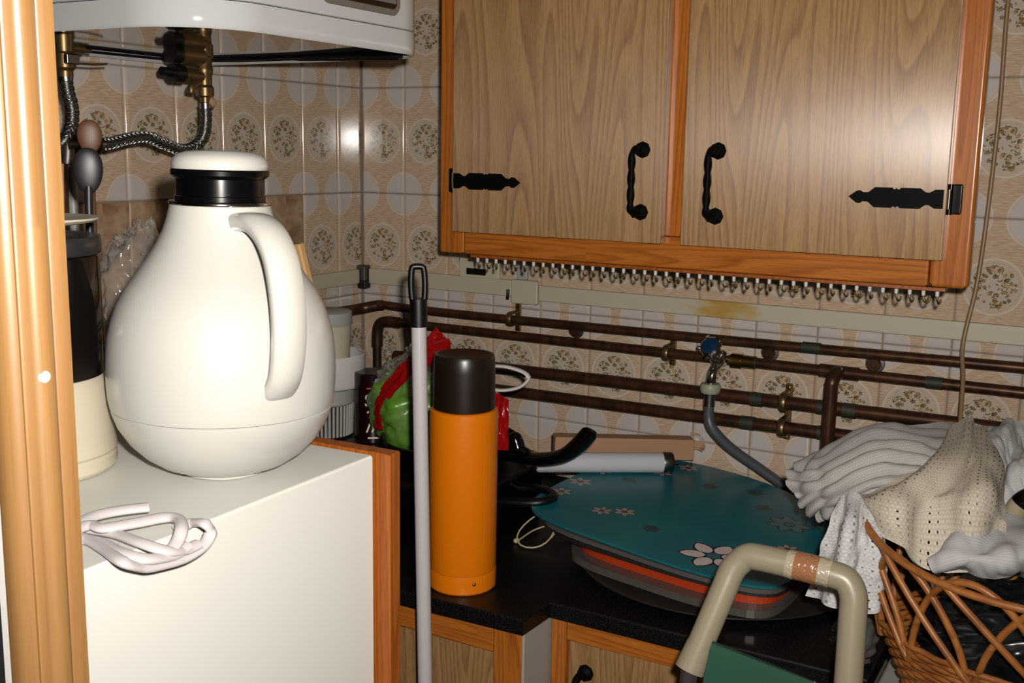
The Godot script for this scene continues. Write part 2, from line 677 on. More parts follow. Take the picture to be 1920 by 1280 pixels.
	M.white_plastic = mat(Color(0.78, 0.77, 0.76), 0.35)
	M.grey_white = mat(Color(0.62, 0.62, 0.60), 0.4)
	M.cord_white = mat(Color(0.70, 0.68, 0.68), 0.35)
	M.smoked = mat(Color(0.06, 0.045, 0.04), 0.08)
	M.orange = mat(Color(0.84, 0.45, 0.03), 0.3)
	M.cap_brown = mat(Color(0.115, 0.075, 0.05), 0.32)
	M.stick = mat(Color(0.72, 0.70, 0.71), 0.4)
	M.clear = mat(Color(0.9, 0.88, 0.86, 0.05), 0.06)
	M.clear.transparency = BaseMaterial3D.TRANSPARENCY_ALPHA
	M.clear_grey = mat(Color(0.45, 0.43, 0.41, 0.35), 0.12)
	M.clear_grey.transparency = BaseMaterial3D.TRANSPARENCY_ALPHA
	M.green_plastic = mat(Color(0.34, 0.53, 0.15), 0.3)
	M.red_film = mat(Color(0.56, 0.045, 0.055), 0.18)
	M.dark_can = mat(Color(0.10, 0.03, 0.035), 0.22)
	M.print_red = mat(Color(0.65, 0.08, 0.08), 0.4)
	M.print_white = mat(Color(0.85, 0.78, 0.76), 0.4)
	M.card = mat(Color(0.63, 0.49, 0.38), 0.8)
	M.lamp_white = mat(Color(0.72, 0.73, 0.75), 0.25)
	M.yellow = mat(Color(0.80, 0.50, 0.08), 0.5)
	M.teal = mat(Color.WHITE, 0.32)
	M.teal.albedo_texture = tex(mat_print())
	M.grey_board = mat(Color(0.30, 0.29, 0.28), 0.5)
	M.dark_board = mat(Color(0.12, 0.11, 0.105), 0.5)
	M.orange_board = mat(Color(0.62, 0.20, 0.05), 0.45)
	M.twine = mat(Color(0.72, 0.66, 0.54), 0.8)
	M.grey_hose = mat(Color(0.27, 0.28, 0.30), 0.4)
	M.blue_cap = mat(Color(0.06, 0.17, 0.30), 0.3)
	M.nut = mat(Color(0.56, 0.58, 0.50), 0.5)
	M.cable = mat(Color(0.53, 0.42, 0.30), 0.4)
	M.walker = mat(Color(0.52, 0.49, 0.41), 0.36)
	M.walker_rod = mat(Color(0.30, 0.27, 0.27), 0.35, 0.5)
	M.tape = mat(Color(0.55, 0.38, 0.26), 0.10)
	M.tape_clear = mat(Color(0.62, 0.58, 0.50), 0.08)
	var crk := tex(blotch_image([Color.BLACK, Color.WHITE, Color.BLACK, Color.WHITE], 0.02, 0.02, 99, 256))
	for q in [M.tape, M.tape_clear]:
		tri(q, Vector3(16, 16, 16))
		q.heightmap_enabled = true
		q.heightmap_texture = crk
		q.heightmap_scale = 0.05
	var weave := tri(mat(Color(0.06, 0.24, 0.17), 0.85), Vector3(20, 20, 20))
	weave.heightmap_enabled = true
	weave.heightmap_texture = tex(knit_image(false))
	weave.heightmap_scale = 0.02
	M.green_cloth = weave
	M.wicker = tri(mat(Color.WHITE, 0.42), Vector3(7, 7, 7))
	M.wicker.albedo_texture = tex(blotch_image([Color(0.46, 0.265, 0.11), Color(0.54, 0.32, 0.14), Color(0.60, 0.38, 0.18), Color(0.50, 0.29, 0.12)], 0.012, 0.012, 91, 256))
	var kn := tex(knit_image(false))
	for q in [["knit_grey", Color(0.68, 0.67, 0.655), 2.4], ["towel", Color(0.74, 0.735, 0.74), 2.2]]:
		var m := mat(q[1], 0.9)
		m.albedo_texture = kn
		m.uv1_scale = Vector3(q[2], q[2], 1)
		m.heightmap_enabled = true
		m.heightmap_texture = kn
		m.heightmap_scale = 0.10
		M[q[0]] = m
	var kh := tex(knit_image(true))
	for q in [["crochet", Color(0.76, 0.725, 0.66), 1.55], ["lace", Color(0.78, 0.78, 0.775), 0.7]]:
		var m := mat(q[1], 0.9)
		m.albedo_texture = kh
		m.transparency = BaseMaterial3D.TRANSPARENCY_ALPHA_SCISSOR
		m.alpha_scissor_threshold = 0.5
		m.uv1_scale = Vector3(q[2], q[2], 1)
		M[q[0]] = m
	M.lining = mat(Color(0.42, 0.40, 0.36), 0.9)
	M.bag_dark = mat(Color(0.06, 0.068, 0.075), 0.22)
	M.rim_grey = mat(Color(0.15, 0.15, 0.155), 0.25)
	M.stripe_cream = mat(Color(0.62, 0.58, 0.48), 0.3)
	M.marble_brown = M.tile_brown
	M.plum = mat(Color(0.035, 0.025, 0.04), 0.8)
	M.panel_dark = mat(Color(0.09, 0.045, 0.035), 0.15)
	M.panel_grey = mat(Color(0.45, 0.42, 0.39), 0.3)
	M.socket_dark = mat(Color(0.06, 0.07, 0.045), 0.2)
	M.peg = mat(Color(0.60, 0.47, 0.31), 0.7)
	M.wood_spoon = mat(Color(0.33, 0.21, 0.13), 0.5)
	M.spoon_dark = mat(Color(0.17, 0.17, 0.175), 0.4, 0.5)

# ---------------------------------------------------------------- room
func room():
	var H := R0 + 4.0 * TH
	struct("wall_back", MB.new().box(V(-0.1, 0, -0.1), V(2.0, H, -0.006), 0.0005), M.grout)
	struct("wall_left", MB.new().box(V(-0.1, 0, -0.1), V(-0.006, H, 2.8), 0.0005), M.grout)
	struct("wall_right", MB.new().box(V(2.0, 0, -0.1), V(2.1, H, 2.8), 0.0005), M.plaster)
	struct("wall_rear", MB.new().box(V(-0.1, 0, 2.8), V(2.1, H, 2.9), 0.0005), M.plaster)
	struct("floor", MB.new().box(V(-0.1, -0.1, -0.1), V(2.1, 0, 2.9), 0.0005), M.floor)
	struct("ceiling", MB.new().box(V(-0.1, H, -0.1), V(2.1, H + 0.1, 2.9), 0.0005), M.plaster)

# a glazed tile with cushioned edges, facing +z, centred on x, w wide; u0..u1 of the print
func tile_mesh(w: float, u0: float, u1: float) -> ArrayMesh:
	var b := MB.new()
	var g := 0.0007
	var rings := [[0.0065, 0.0, 0.0], [0.0026, -0.0004, 16.0], [0.0007, -0.0016, 48.0], [0.0, -0.006, 88.0]]
	var hw := w * 0.5 - g
	var hh := TH * 0.5 - g
	var prev := []
	for r in rings:
		var cur := []
		for s in [[-1, -1], [1, -1], [1, 1], [-1, 1]]:
			var p := Vector3(s[0] * (hw - r[0]), s[1] * (hh - r[0]), r[1])
			var uv := Vector2(lerpf(u0, u1, (p.x + w * 0.5) / w), 0.5 - p.y / TH)
			cur.append([p, uv, s])
		if prev.is_empty():
			var ids := []
			for c in cur: ids.append(b.vert(c[0], Vector3.BACK, c[1]))
			b.quad(ids[0], ids[1], ids[2], ids[3])
		else:
			for k in 4:
				var l := (k + 1) % 4
				var side: Vector3 = [Vector3.DOWN, Vector3.RIGHT, Vector3.UP, Vector3.LEFT][k]
				var na := side * sin(deg_to_rad(prev[4])) + Vector3.BACK * cos(deg_to_rad(prev[4]))
				var nb := side * sin(deg_to_rad(r[2])) + Vector3.BACK * cos(deg_to_rad(r[2]))
				b.quad(b.vert(prev[k][0], na, prev[k][1]), b.vert(prev[l][0], na, prev[l][1]), b.vert(cur[l][0], nb, cur[l][1]), b.vert(cur[k][0], nb, cur[k][1]))
		prev = cur
		prev.append(r[2])
	return b.mesh()

func put_tile(m: ArrayMesh, pos: Vector3, turn: float, material: Material, wall: Node3D):
	var o := MeshInstance3D.new()
	o.name = "tile"
	o.mesh = m
	o.material_override = material
	o.position = pos
	o.rotation.y = turn
	wall.add_child(o, true)

func tiles():
	var whole := tile_mesh(0.1, 0.0, 1.0)
	var cut := tile_mesh(CUT, 0.0, CUT / 0.1)
	var back: Node3D = get_node("wall_back")
	var left: Node3D = get_node("wall_left")
	for row in range(-4, 4):
		var y := R0 + (row + 0.5) * TH
		for i in 20:
			put_tile(whole, V(0.05 + i * 0.1, y, 0.0), 0.0, M.tile, back)
		for j in 14:
			var brown := j >= 2 and row < -1
			if j == 0: put_tile(cut, V(0.0, y, CUT * 0.5), PI / 2, M.tile, left)
			else: put_tile(whole, V(0.0, y, CUT - 0.05 + j * 0.1), PI / 2, M.tile_brown if brown else M.tile, left)

func door_frame():
	# the partition the photographer looks past, its end cased in a moulded jamb
	var H := R0 + 4.0 * TH
	struct("wall_front", MB.new().box(V(-0.006, 0, 1.392), V(0.873, H, 1.4160), 0.0005), M.plum)
	var j := MB.new()
	var pl := [0.880, 1.388, 0.8955, 1.388, 0.8985, 1.3905, 0.8985, 1.3945, 0.8945, 1.3965, 0.8935, 1.3985, 0.8965, 1.4005, 0.8985, 1.404, 0.898, 1.412, 0.8955, 1.4155, 0.892, 1.417, 0.8915, 1.4185,
		0.8925, 1.4205, 0.8915, 1.4245, 0.888, 1.4275, 0.883, 1.4285, 0.880, 1.428]
	# the outline lies in x, -z so that the prism runs up along y
	var q := PackedVector2Array()
	for i in range(0, pl.size(), 2): q.append(Vector2(pl[i], -(1.3875 + (pl[i + 1] - 1.388) * 0.76)))
	j.prism(q, H, Transform3D(Basis(Vector3.RIGHT, Vector3.FORWARD, Vector3.UP), Vector3.ZERO), 0.0, 50.0)
	var o := struct("door_1", j, M.jamb)
	var s := MB.new()
	s.lathe(prof([0.0, 0.0012, 0.0015, 0.0011, 0.0028, 0.0004, 0.003, 0.0, 0.0, 0.0]), 16, along(V(0.8978, 1.361, 1.4040), V(1, 0, 0.25)))
	part("screw", s, M.grey_white, o)
	struct("trim_1", MB.new().box(V(0.8735, 0, 1.3925), V(0.8798, H, 1.4172), 0.0006), M.white_plastic)
	# the lintel side of the opening, beyond the right of the picture
	struct("wall_front_right", MB.new().box(V(1.78, 0, 1.392), V(2.0, H, 1.4275), 0.0005), M.plaster)

# ---------------------------------------------------------------- fittings on the walls
func wall_fittings():
	# cream cable trunking, in three runs
	var t := thing("cable_trunking", V(0.17, 1.203, 0.0), "short cream cable trunking on the back wall between the corner and the small junction box", "trunking", "cream trunking along the tiles")
	part("channel", MB.new().box(V(0.022, 1.204, 0.0), V(0.345, 1.234, 0.010), 0.002), M.trunk, t)
	var t2 := thing("cable_trunking", V(0.9, 1.203, 0.0), "long cream cable trunking with a yellow stain running right above the copper pipes", "trunking", "cream trunking along the tiles")
	part("channel", MB.new().box(V(0.402, 1.200, 0.0), V(2.0, 1.228, 0.010), 0.002), M.trunk, t2)
	var t3 := thing("cable_trunking", V(0.0, 1.203, 0.3), "cream cable trunking on the left wall, ending in the tiled corner", "trunking", "cream trunking along the tiles")
	part("channel", MB.new().box(V(0.0, 1.204, 0.022), V(0.010, 1.232, 0.60), 0.002), M.trunk, t3)
	var c := thing("corner_clip", V(0.015, 1.195, 0.015), "small grey and black clip joining two trunking runs in the tiled corner", "clip")
	part("clip_body", MB.new().box(V(0.0, 1.205, 0.0), V(0.021, 1.24, 0.021), 0.003), M.dull_steel, c)
	part("clip_foot", MB.new().box(V(0.004, 1.194, 0.004), V(0.024, 1.211, 0.024), 0.003), M.black_dull, c)
	var jb := thing("junction_box", V(0.37, 1.19, 0.0), "small cream junction box in the trunking below a vertical white strip", "junction box")
	part("box_lid", MB.new().box(V(0.346, 1.192, 0.0), V(0.401, 1.236, 0.013), 0.003), M.trunk, jb)
	part("riser", MB.new().box(V(0.356, 1.236, 0.0), V(0.377, 1.292, 0.009), 0.002), M.grey_white, jb)
	part("cable_stub", MB.new().tube([V(0.340, 1.217, 0.012), V(0.341, 1.207, 0.014), V(0.339, 1.199, 0.012)], 0.003, 8), M.black_dull, jb)
	var pl := thing("wall_plate", V(0.275, 1.22, 0.0), "cream wall plate with a dark oblong window under the wall cabinet", "wall plate")
	part("plate", MB.new().box(V(0.232, 1.222, 0.0), V(0.318, 1.268, 0.008), 0.002), M.cream, pl)
	part("window_strip", MB.new().box(V(0.248, 1.238, 0.006), V(0.290, 1.250, 0.0095), 0.001), M.socket_dark, pl)
	# brown cord on the right
	var cd := smooth([V(1.140, 2.20, 0.006), V(1.138, 1.9, 0.006), V(1.135, 1.683, 0.006), V(1.137, 1.538, 0.007), V(1.134, 1.388, 0.010), V(1.130, 1.288, 0.022), V(1.120, 1.20, 0.035), V(1.127, 1.153, 0.06), V(1.133, 1.10, 0.10), V(1.14, 1.06, 0.16)], 10)
	single("electric_cord", MB.new().tube(cd, 0.0032, 8), M.cable, "thin brown electric cord hanging down the tiles right of the wall cabinet", "cord")

# ---------------------------------------------------------------- pipes and tap
func saddle(called: String, x: float, ys: Array, r: float, label: String):
	var t := thing(called, V(x, ys[0], 0.0), label, "pipe clip", "brass pipe clips on the copper pipes")
	var y0: float = ys[0] - 0.026
	var y1: float = ys[ys.size() - 1] + 0.026
	var b := MB.new()
	b.box(V(x - 0.006, y0, 0.0), V(x + 0.006, y1, 0.004), 0.002)
	part("strap", b, M.old_brass, t)
	for y in ys:
		var c := MB.new()
		var pts := []
		for k in 13:
			var a := PI * k / 12.0 - PI / 2
			pts.append(V(x, y + sin(a) * (r + 0.003), 0.030 + cos(a) * (r + 0.003)))
		pts.push_front(V(x, y - r - 0.003, 0.004))
		pts.append(V(x, y + r + 0.003, 0.004))
		c.tube(pts, 0.0024, 8, false, 2.6, V(1, 0, 0))
		part("band", c, M.old_brass, t)
	for y in [y0 + 0.006, y1 - 0.006]:
		part("screw", MB.new().lathe(prof([0.0, 0.0025, 0.003, 0.0018, 0.0042, 0.0, 0.0, 0.0]), 12, along(V(x, y, 0.004), V(0, 0, 1))), M.brass, t)

func patina(t: Node3D, x: float, y: float, r: float, w: float):
	part("soldered_joint", MB.new().tube([V(x - w, y, 0.030), V(x, y, 0.030), V(x + w, y, 0.030)], r + 0.0007, 14), M.patina, t)

func pipes():
	var g := "copper pipes along the back wall"
	var t := thing("copper_pipe", V(0.6, 1.167, 0.03), "topmost of the four long copper pipes, turning the corner onto the left wall", "pipe", g)
	part("tube", MB.new().tube(smooth([V(0.034, 1.158, 0.30), V(0.034, 1.158, 0.20), V(0.030, 1.160, 0.12), V(0.035, 1.160, 0.06), V(0.07, 1.168, 0.034), V(0.13, 1.166, 0.03), V(0.30, 1.165, 0.03), V(0.8, 1.168, 0.03), V(1.4, 1.174, 0.03), V(1.98, 1.178, 0.03)], 8), 0.0082, 14), M.copper, t)
	part("corner_joint", MB.new().tube(smooth([V(0.031, 1.160, 0.12), V(0.036, 1.160, 0.06), V(0.06, 1.166, 0.04), V(0.075, 1.168, 0.034)], 6), 0.0105, 14), M.copper, t)
	patina(t, 0.90, 1.1697, 0.0082, 0.014)
	t = thing("copper_pipe", V(0.6, 1.136, 0.03), "second copper pipe from the top, bending down near the corner and carrying the tap", "pipe", g)
	part("tube", MB.new().tube(smooth([V(0.058, 0.90, 0.03), V(0.058, 1.0, 0.03), V(0.058, 1.10, 0.03), V(0.062, 1.126, 0.03), V(0.072, 1.134, 0.03), V(0.10, 1.136, 0.03), V(0.4, 1.136, 0.03), V(1.0, 1.136, 0.03), V(1.98, 1.136, 0.03)], 8), 0.0085, 14), M.copper, t)
	part("elbow", MB.new().tube(smooth([V(0.058, 1.085, 0.03), V(0.0585, 1.112, 0.03), V(0.064, 1.129, 0.03), V(0.080, 1.1355, 0.03), V(0.11, 1.136, 0.03)], 6), 0.011, 14), M.copper, t)
	part("tee", MB.new().tube([V(0.915, 1.136, 0.03), V(0.94, 1.136, 0.03), V(0.975, 1.136, 0.03)], 0.0105, 14).tube(smooth([V(0.945, 1.136, 0.03), V(0.945, 1.137, 0.05), V(0.944, 1.130, 0.064), V(0.943, 1.118, 0.068)], 6), 0.0105, 14), M.copper, t)
	part("drop_pipe", MB.new().tube([V(0.943, 1.125, 0.068), V(0.943, 1.07, 0.068), V(0.942, 0.90, 0.068)], 0.0105, 14), M.copper, t)
	patina(t, 0.80, 1.136, 0.0085, 0.014)
	patina(t, 1.085, 1.136, 0.0085, 0.012)
	t = thing("copper_pipe", V(0.6, 1.077, 0.03), "third copper pipe from the top, passing behind the grey hose and the vertical branch", "pipe", g)
	part("tube", MB.new().tube([V(0.10, 1.0705, 0.03), V(0.6, 1.0755, 0.03), V(1.2, 1.0795, 0.03), V(1.98, 1.083, 0.03)], 0.0108, 14), M.copper, t)
	for x in [0.818, 0.925, 0.965]: patina(t, x, 1.0765 + (x - 0.8) * 0.006, 0.0108, 0.010)
	t = thing("copper_pipe", V(0.6, 1.035, 0.03), "lowest of the four copper pipes, just above the counter clutter", "pipe", g)
	part("tube", MB.new().tube([V(0.10, 1.030, 0.03), V(0.6, 1.034, 0.03), V(1.2, 1.038, 0.03), V(1.98, 1.042, 0.03)], 0.0105, 14), M.copper, t)
	for x in [0.805, 0.93, 0.985]: patina(t, x, 1.0355 + (x - 0.8) * 0.006, 0.0105, 0.011)
	saddle("pipe_clip", 0.357, [1.166], 0.0082, "brass clip holding the topmost copper pipe near the junction box")
	saddle("pipe_clip", 0.660, [1.136], 0.0085, "brass clip on the second copper pipe left of the tap")
	saddle("pipe_clip", 0.862, [1.0358, 1.0774], 0.0108, "tall double brass clip spanning the two lowest copper pipes")
	var lab := ["capped pipe stub between the top two copper pipes, left of the tap", "capped pipe stub between the top two copper pipes, just right of the tap", "capped pipe stub above the vertical copper branch on the right"]
	var xs := [V(0.475, 1.153, 0), V(0.826, 1.150, 0), V(0.992, 1.150, 0)]
	for k in 3:
		t = thing("pipe_stub", xs[k], lab[k], "pipe stub", "capped pipe stubs in the tiles")
		part("rosette", MB.new().lathe(prof([0.0, 0.003, 0.008, 0.003, 0.014, 0.002, 0.015, 0.0, 0.0, 0.0]), 24, along(xs[k], V(0, 0, 1))), M.dull_steel, t)
		part("plug", MB.new().lathe(prof([0.0, 0.009, 0.005, 0.009, 0.0055, 0.012, 0.009, 0.012, 0.0098, 0.011, 0.0098, 0.002, 0.0, 0.002]), 24, along(xs[k], V(0, 0, 1))), M.copper, t)
	# tap on the second pipe
	t = thing("tap", V(0.756, 1.136, 0.05), "chrome tap with a blue cap on the second copper pipe", "tap")
	var b := MB.new()
	b.lathe(prof([0.0, 0.0, 0.0125, 0.0, 0.0135, 0.004, 0.0135, 0.030, 0.011, 0.034, 0.0, 0.034]), 20, along(V(0.756, 1.136, 0.026), V(0, 0.25, 1)))
	part("tap_body", b, M.chrome, t)
	part("union_nut", MB.new().tube([V(0.772, 1.136, 0.030), V(0.790, 1.136, 0.030)], 0.0125, 6).tube([V(0.788, 1.136, 0.030), V(0.812, 1.136, 0.030)], 0.0105, 14), M.brass, t)
	var hd := along(V(0.755, 1.141, 0.050), V(-0.12, 0.62, 0.75))
	part("stem", MB.new().tube([V(0.755, 1.139, 0.046), hd * V(0, 0.018, 0)], 0.008, 12), M.chrome, t)
	var kn := MB.new()
	var pr := prof([0.0, 0.004, 0.009, 0.004, 0.0145, 0.018, 0.0185, 0.032, 0.0185, 0.036, 0.0155, 0.038, 0.0, 0.038])
	kn.lathe(pr, 10, hd, 20.0)
	var kb := part("tap_handle", kn, M.chrome, t)
	part("blue_cap", MB.new().lathe(prof([0.0, 0.0415, 0.009, 0.041, 0.0135, 0.0392, 0.0138, 0.037, 0.0, 0.037]), 24, hd), M.blue_cap, kb, "blue disc on the tap handle")
	var lev := MB.new()
	for k in 5: lev.tube([hd * V(cos(TAU * k / 5.0) * 0.012, 0.020, sin(TAU * k / 5.0) * 0.012), hd * V(cos(TAU * k / 5.0) * 0.0205, 0.036, sin(TAU * k / 5.0) * 0.0205)], 0.0035, 8)
	part("grip_rib", lev, M.chrome, kb)
	part("spout", MB.new().tube(smooth([V(0.757, 1.132, 0.05), V(0.757, 1.126, 0.068), V(0.756, 1.116, 0.075), V(0.7545, 1.098, 0.076)], 6), 0.0082, 14), M.chrome, t)
	t = thing("water_hose", V(0.85, 0.9, 0.06), "grey hose hanging from the tap down behind the teal mat", "hose")
	part("hose_nut", MB.new().lathe(prof([0.0, 0.0, 0.0145, 0.0, 0.0165, 0.004, 0.0165, 0.012, 0.0148, 0.0155, 0.0, 0.0155]), 18, up_at(V(0.7545, 1.088, 0.076))), M.nut, t, "pale green plastic nut")
	part("hose_clamp", MB.new().tube([V(0.7542, 1.089, 0.076), V(0.7540, 1.066, 0.076)], 0.0092, 16), M.steel, t)
	part("tube", MB.new().tube(smooth([V(0.754, 1.070, 0.076), V(0.7545, 1.048, 0.077), V(0.763, 1.028, 0.077), V(0.789, 0.998, 0.062), V(0.830, 0.966, 0.040), V(0.872, 0.935, 0.022), V(0.90, 0.912, 0.013), V(0.915, 0.895, 0.0125)], 8), 0.0085, 16), M.grey_hose, t)

# ---------------------------------------------------------------- wall cabinet with strap hinges, handles and hooks
func strap_outline(L: float) -> PackedVector2Array:
	var half := [[0.0, 0.0115], [0.010, 0.0115], [0.017, 0.0075], [0.022, 0.008], [0.028, 0.0125], [0.052, 0.0125], [0.0535, 0.0105], [0.056, 0.0105], [0.0575, 0.012], [0.0595, 0.0105], [0.061, 0.0105], [0.0625, 0.0125], [0.084, 0.0125], [0.092, 0.006], [0.099, 0.0055], [0.1025, 0.008], [0.107, 0.0075], [0.117, 0.0]]
	var o := PackedVector2Array()
	for h in half: o.append(Vector2(h[0] * L / 0.117, h[1]))
	for k in range(half.size() - 2, -1, -1): o.append(Vector2(half[k][0] * L / 0.117, -half[k][1]))
	return o

func cabinet_handle(t: Node3D, x: float, y0: float, y1: float, z: float):
	var b := MB.new()
	var path := smooth([V(x, y1, z + 0.006), V(x - 0.001, y1 + 0.002, z + 0.020), V(x - 0.002, y1 - 0.006, z + 0.030), V(x - 0.002, y1 - 0.018, z + 0.031), V(x - 0.002, (y0 + y1) / 2, z + 0.031), V(x - 0.002, y0 + 0.018, z + 0.031), V(x - 0.002, y0 + 0.006, z + 0.030), V(x - 0.001, y0 - 0.002, z + 0.020), V(x, y0, z + 0.006)], 8)
	b.tube(path, 0.0052, 4, false, 1.0, Vector3.UP, 70.0)
	var o := part("handle", b, M.iron, t, "twisted black iron handle")
	for y in [y0, y1]:
		part("rosette", MB.new().lathe(prof([0.0, 0.010, 0.0055, 0.0095, 0.0105, 0.005, 0.0118, 0.0, 0.0, 0.0]), 8, along(V(x, y, z), V(0, 0, 1)), 15.0), M.iron, o)

func wall_cabinet():
	var t := thing("wall_cabinet", V(0.76, 1.305, 0.14), "wooden wall cabinet with two oak doors in an orange pine frame over the pipes", "cabinet")
	var zf := 0.282
	var x0 := 0.369
	var x1 := 1.149
	var yb := 1.306
	var yt := 2.05
	part("carcass", MB.new().box(V(x0 + 0.004, yb + 0.008, 0.001), V(x1 - 0.052, yt, zf - 0.02), 0.002), M.cream, t)
	part("frame_stile", MB.new().box(V(x0, yb, zf - 0.022), V(x0 + 0.045, yt, zf), 0.003), M.pine, t)
	part("frame_stile", MB.new().box(V(x1 - 0.047, yb, zf - 0.022), V(x1, yt, zf), 0.005), M.pine, t)
	part("frame_stile", MB.new().box(V(0.735, yb + 0.0455, zf - 0.022), V(0.79, yt - 0.05, zf - 0.0005), 0.001), M.pine, t)
	part("frame_rail", MB.new().box(V(x0 + 0.0455, yb, zf - 0.022), V(x1 - 0.0475, yb + 0.045, zf), 0.003), M.pine_h, t)
	part("frame_rail", MB.new().box(V(x0 + 0.0455, yt - 0.05, zf - 0.022), V(x1 - 0.0475, yt, zf), 0.003), M.pine_h, t)
	var zd := 0.300
	var d1 := part("door", MB.new().box(V(0.4035, 1.341, zf + 0.0012), V(0.748, 2.02, zd), 0.0012), M.oak0, t)
	var d2 := part("door", MB.new().box(V(0.7775, 1.341, zf + 0.0012), V(1.118, 2.02, zd), 0.0012), M.oak1, t)
	cabinet_handle(d1, 0.717, 1.384, 1.470, zd)
	cabinet_handle(d2, 0.826, 1.383, 1.470, zd)
	for y in [1.419, 1.93]:
		var h := part("hinge", MB.new().prism(strap_outline(0.117), 0.003, Transform3D(Basis.IDENTITY, V(0.4065, y, zd)), 0.001), M.iron, d1, "black arrow-tipped strap hinge")
		h = part("hinge", MB.new().prism(strap_outline(0.113), 0.003, Transform3D(Basis(Vector3.LEFT, Vector3.UP, Vector3.FORWARD), V(1.1145, y - 0.003, zd + 0.003)), 0.0), M.iron, d2, "black arrow-tipped strap hinge")
	for q in [[0.4005, 1.419, -1.0], [1.121, 1.416, 1.0], [0.4005, 1.93, -1.0], [1.121, 1.927, 1.0]]:
		var b := MB.new()
		b.box(V(q[0] + q[2] * 0.001, q[1] - 0.0185, zf), V(q[0] + q[2] * 0.013, q[1] + 0.0185, zf + 0.004), 0.002)
		b.tube([V(q[0], q[1] - 0.0185, zf + 0.010), V(q[0], q[1] + 0.0185, zf + 0.010)], 0.0035, 10)
		var k := part("hinge_plate", b, M.iron if q[0] < 1.0 else M.black_gloss, t)
		part("hinge_pin", MB.new().tube([V(q[0] - q[2] * 0.001, q[1] - 0.012, zf + 0.0125), V(q[0] - q[2] * 0.001, q[1] + 0.012, zf + 0.0125)], 0.0022, 8), M.chrome, k, "bright hinge pin")
	# the row of little cup hooks
	var r := thing("hook_rail", V(0.78, 1.285, 0.272), "long row of small metal hooks with pale sleeves hanging under the wall cabinet", "hook rail")
	part("rail", MB.new().box(V(0.425, 1.3008, 0.262), V(1.123, 1.3058, 0.280), 0.001), M.brown_edge, r)
	var hook := MB.new()
	hook.tube(smooth([V(0, 0.012, 0), V(0, 0.004, 0), V(0.0015, -0.002, 0.001), V(0.004, -0.005, 0.003), V(0.0065, -0.003, 0.004), V(0.007, 0.001, 0.004)], 4), 0.0014, 6)
	var hm := hook.mesh()
	var sl := MB.new()
	sl.lathe(prof([0.0, 0.0115, 0.0026, 0.0115, 0.0023, 0.004, 0.0, 0.003]), 10)
	var sm := sl.mesh()
	for k in 42:
		var p := V(0.434 + k * 0.01655, 1.290, 0.272)
		var o := MeshInstance3D.new()
		o.name = "hook"
		o.mesh = hm
		o.material_override = M.old_brass
		o.position = p - r.position
		o.rotation.y = 0.35 * sin(k * 2.4)
		r.add_child(o, true)
		var s := MeshInstance3D.new()
		s.name = "sleeve"
		s.mesh = sm
		s.material_override = M.white_plastic
		o.add_child(s, true)

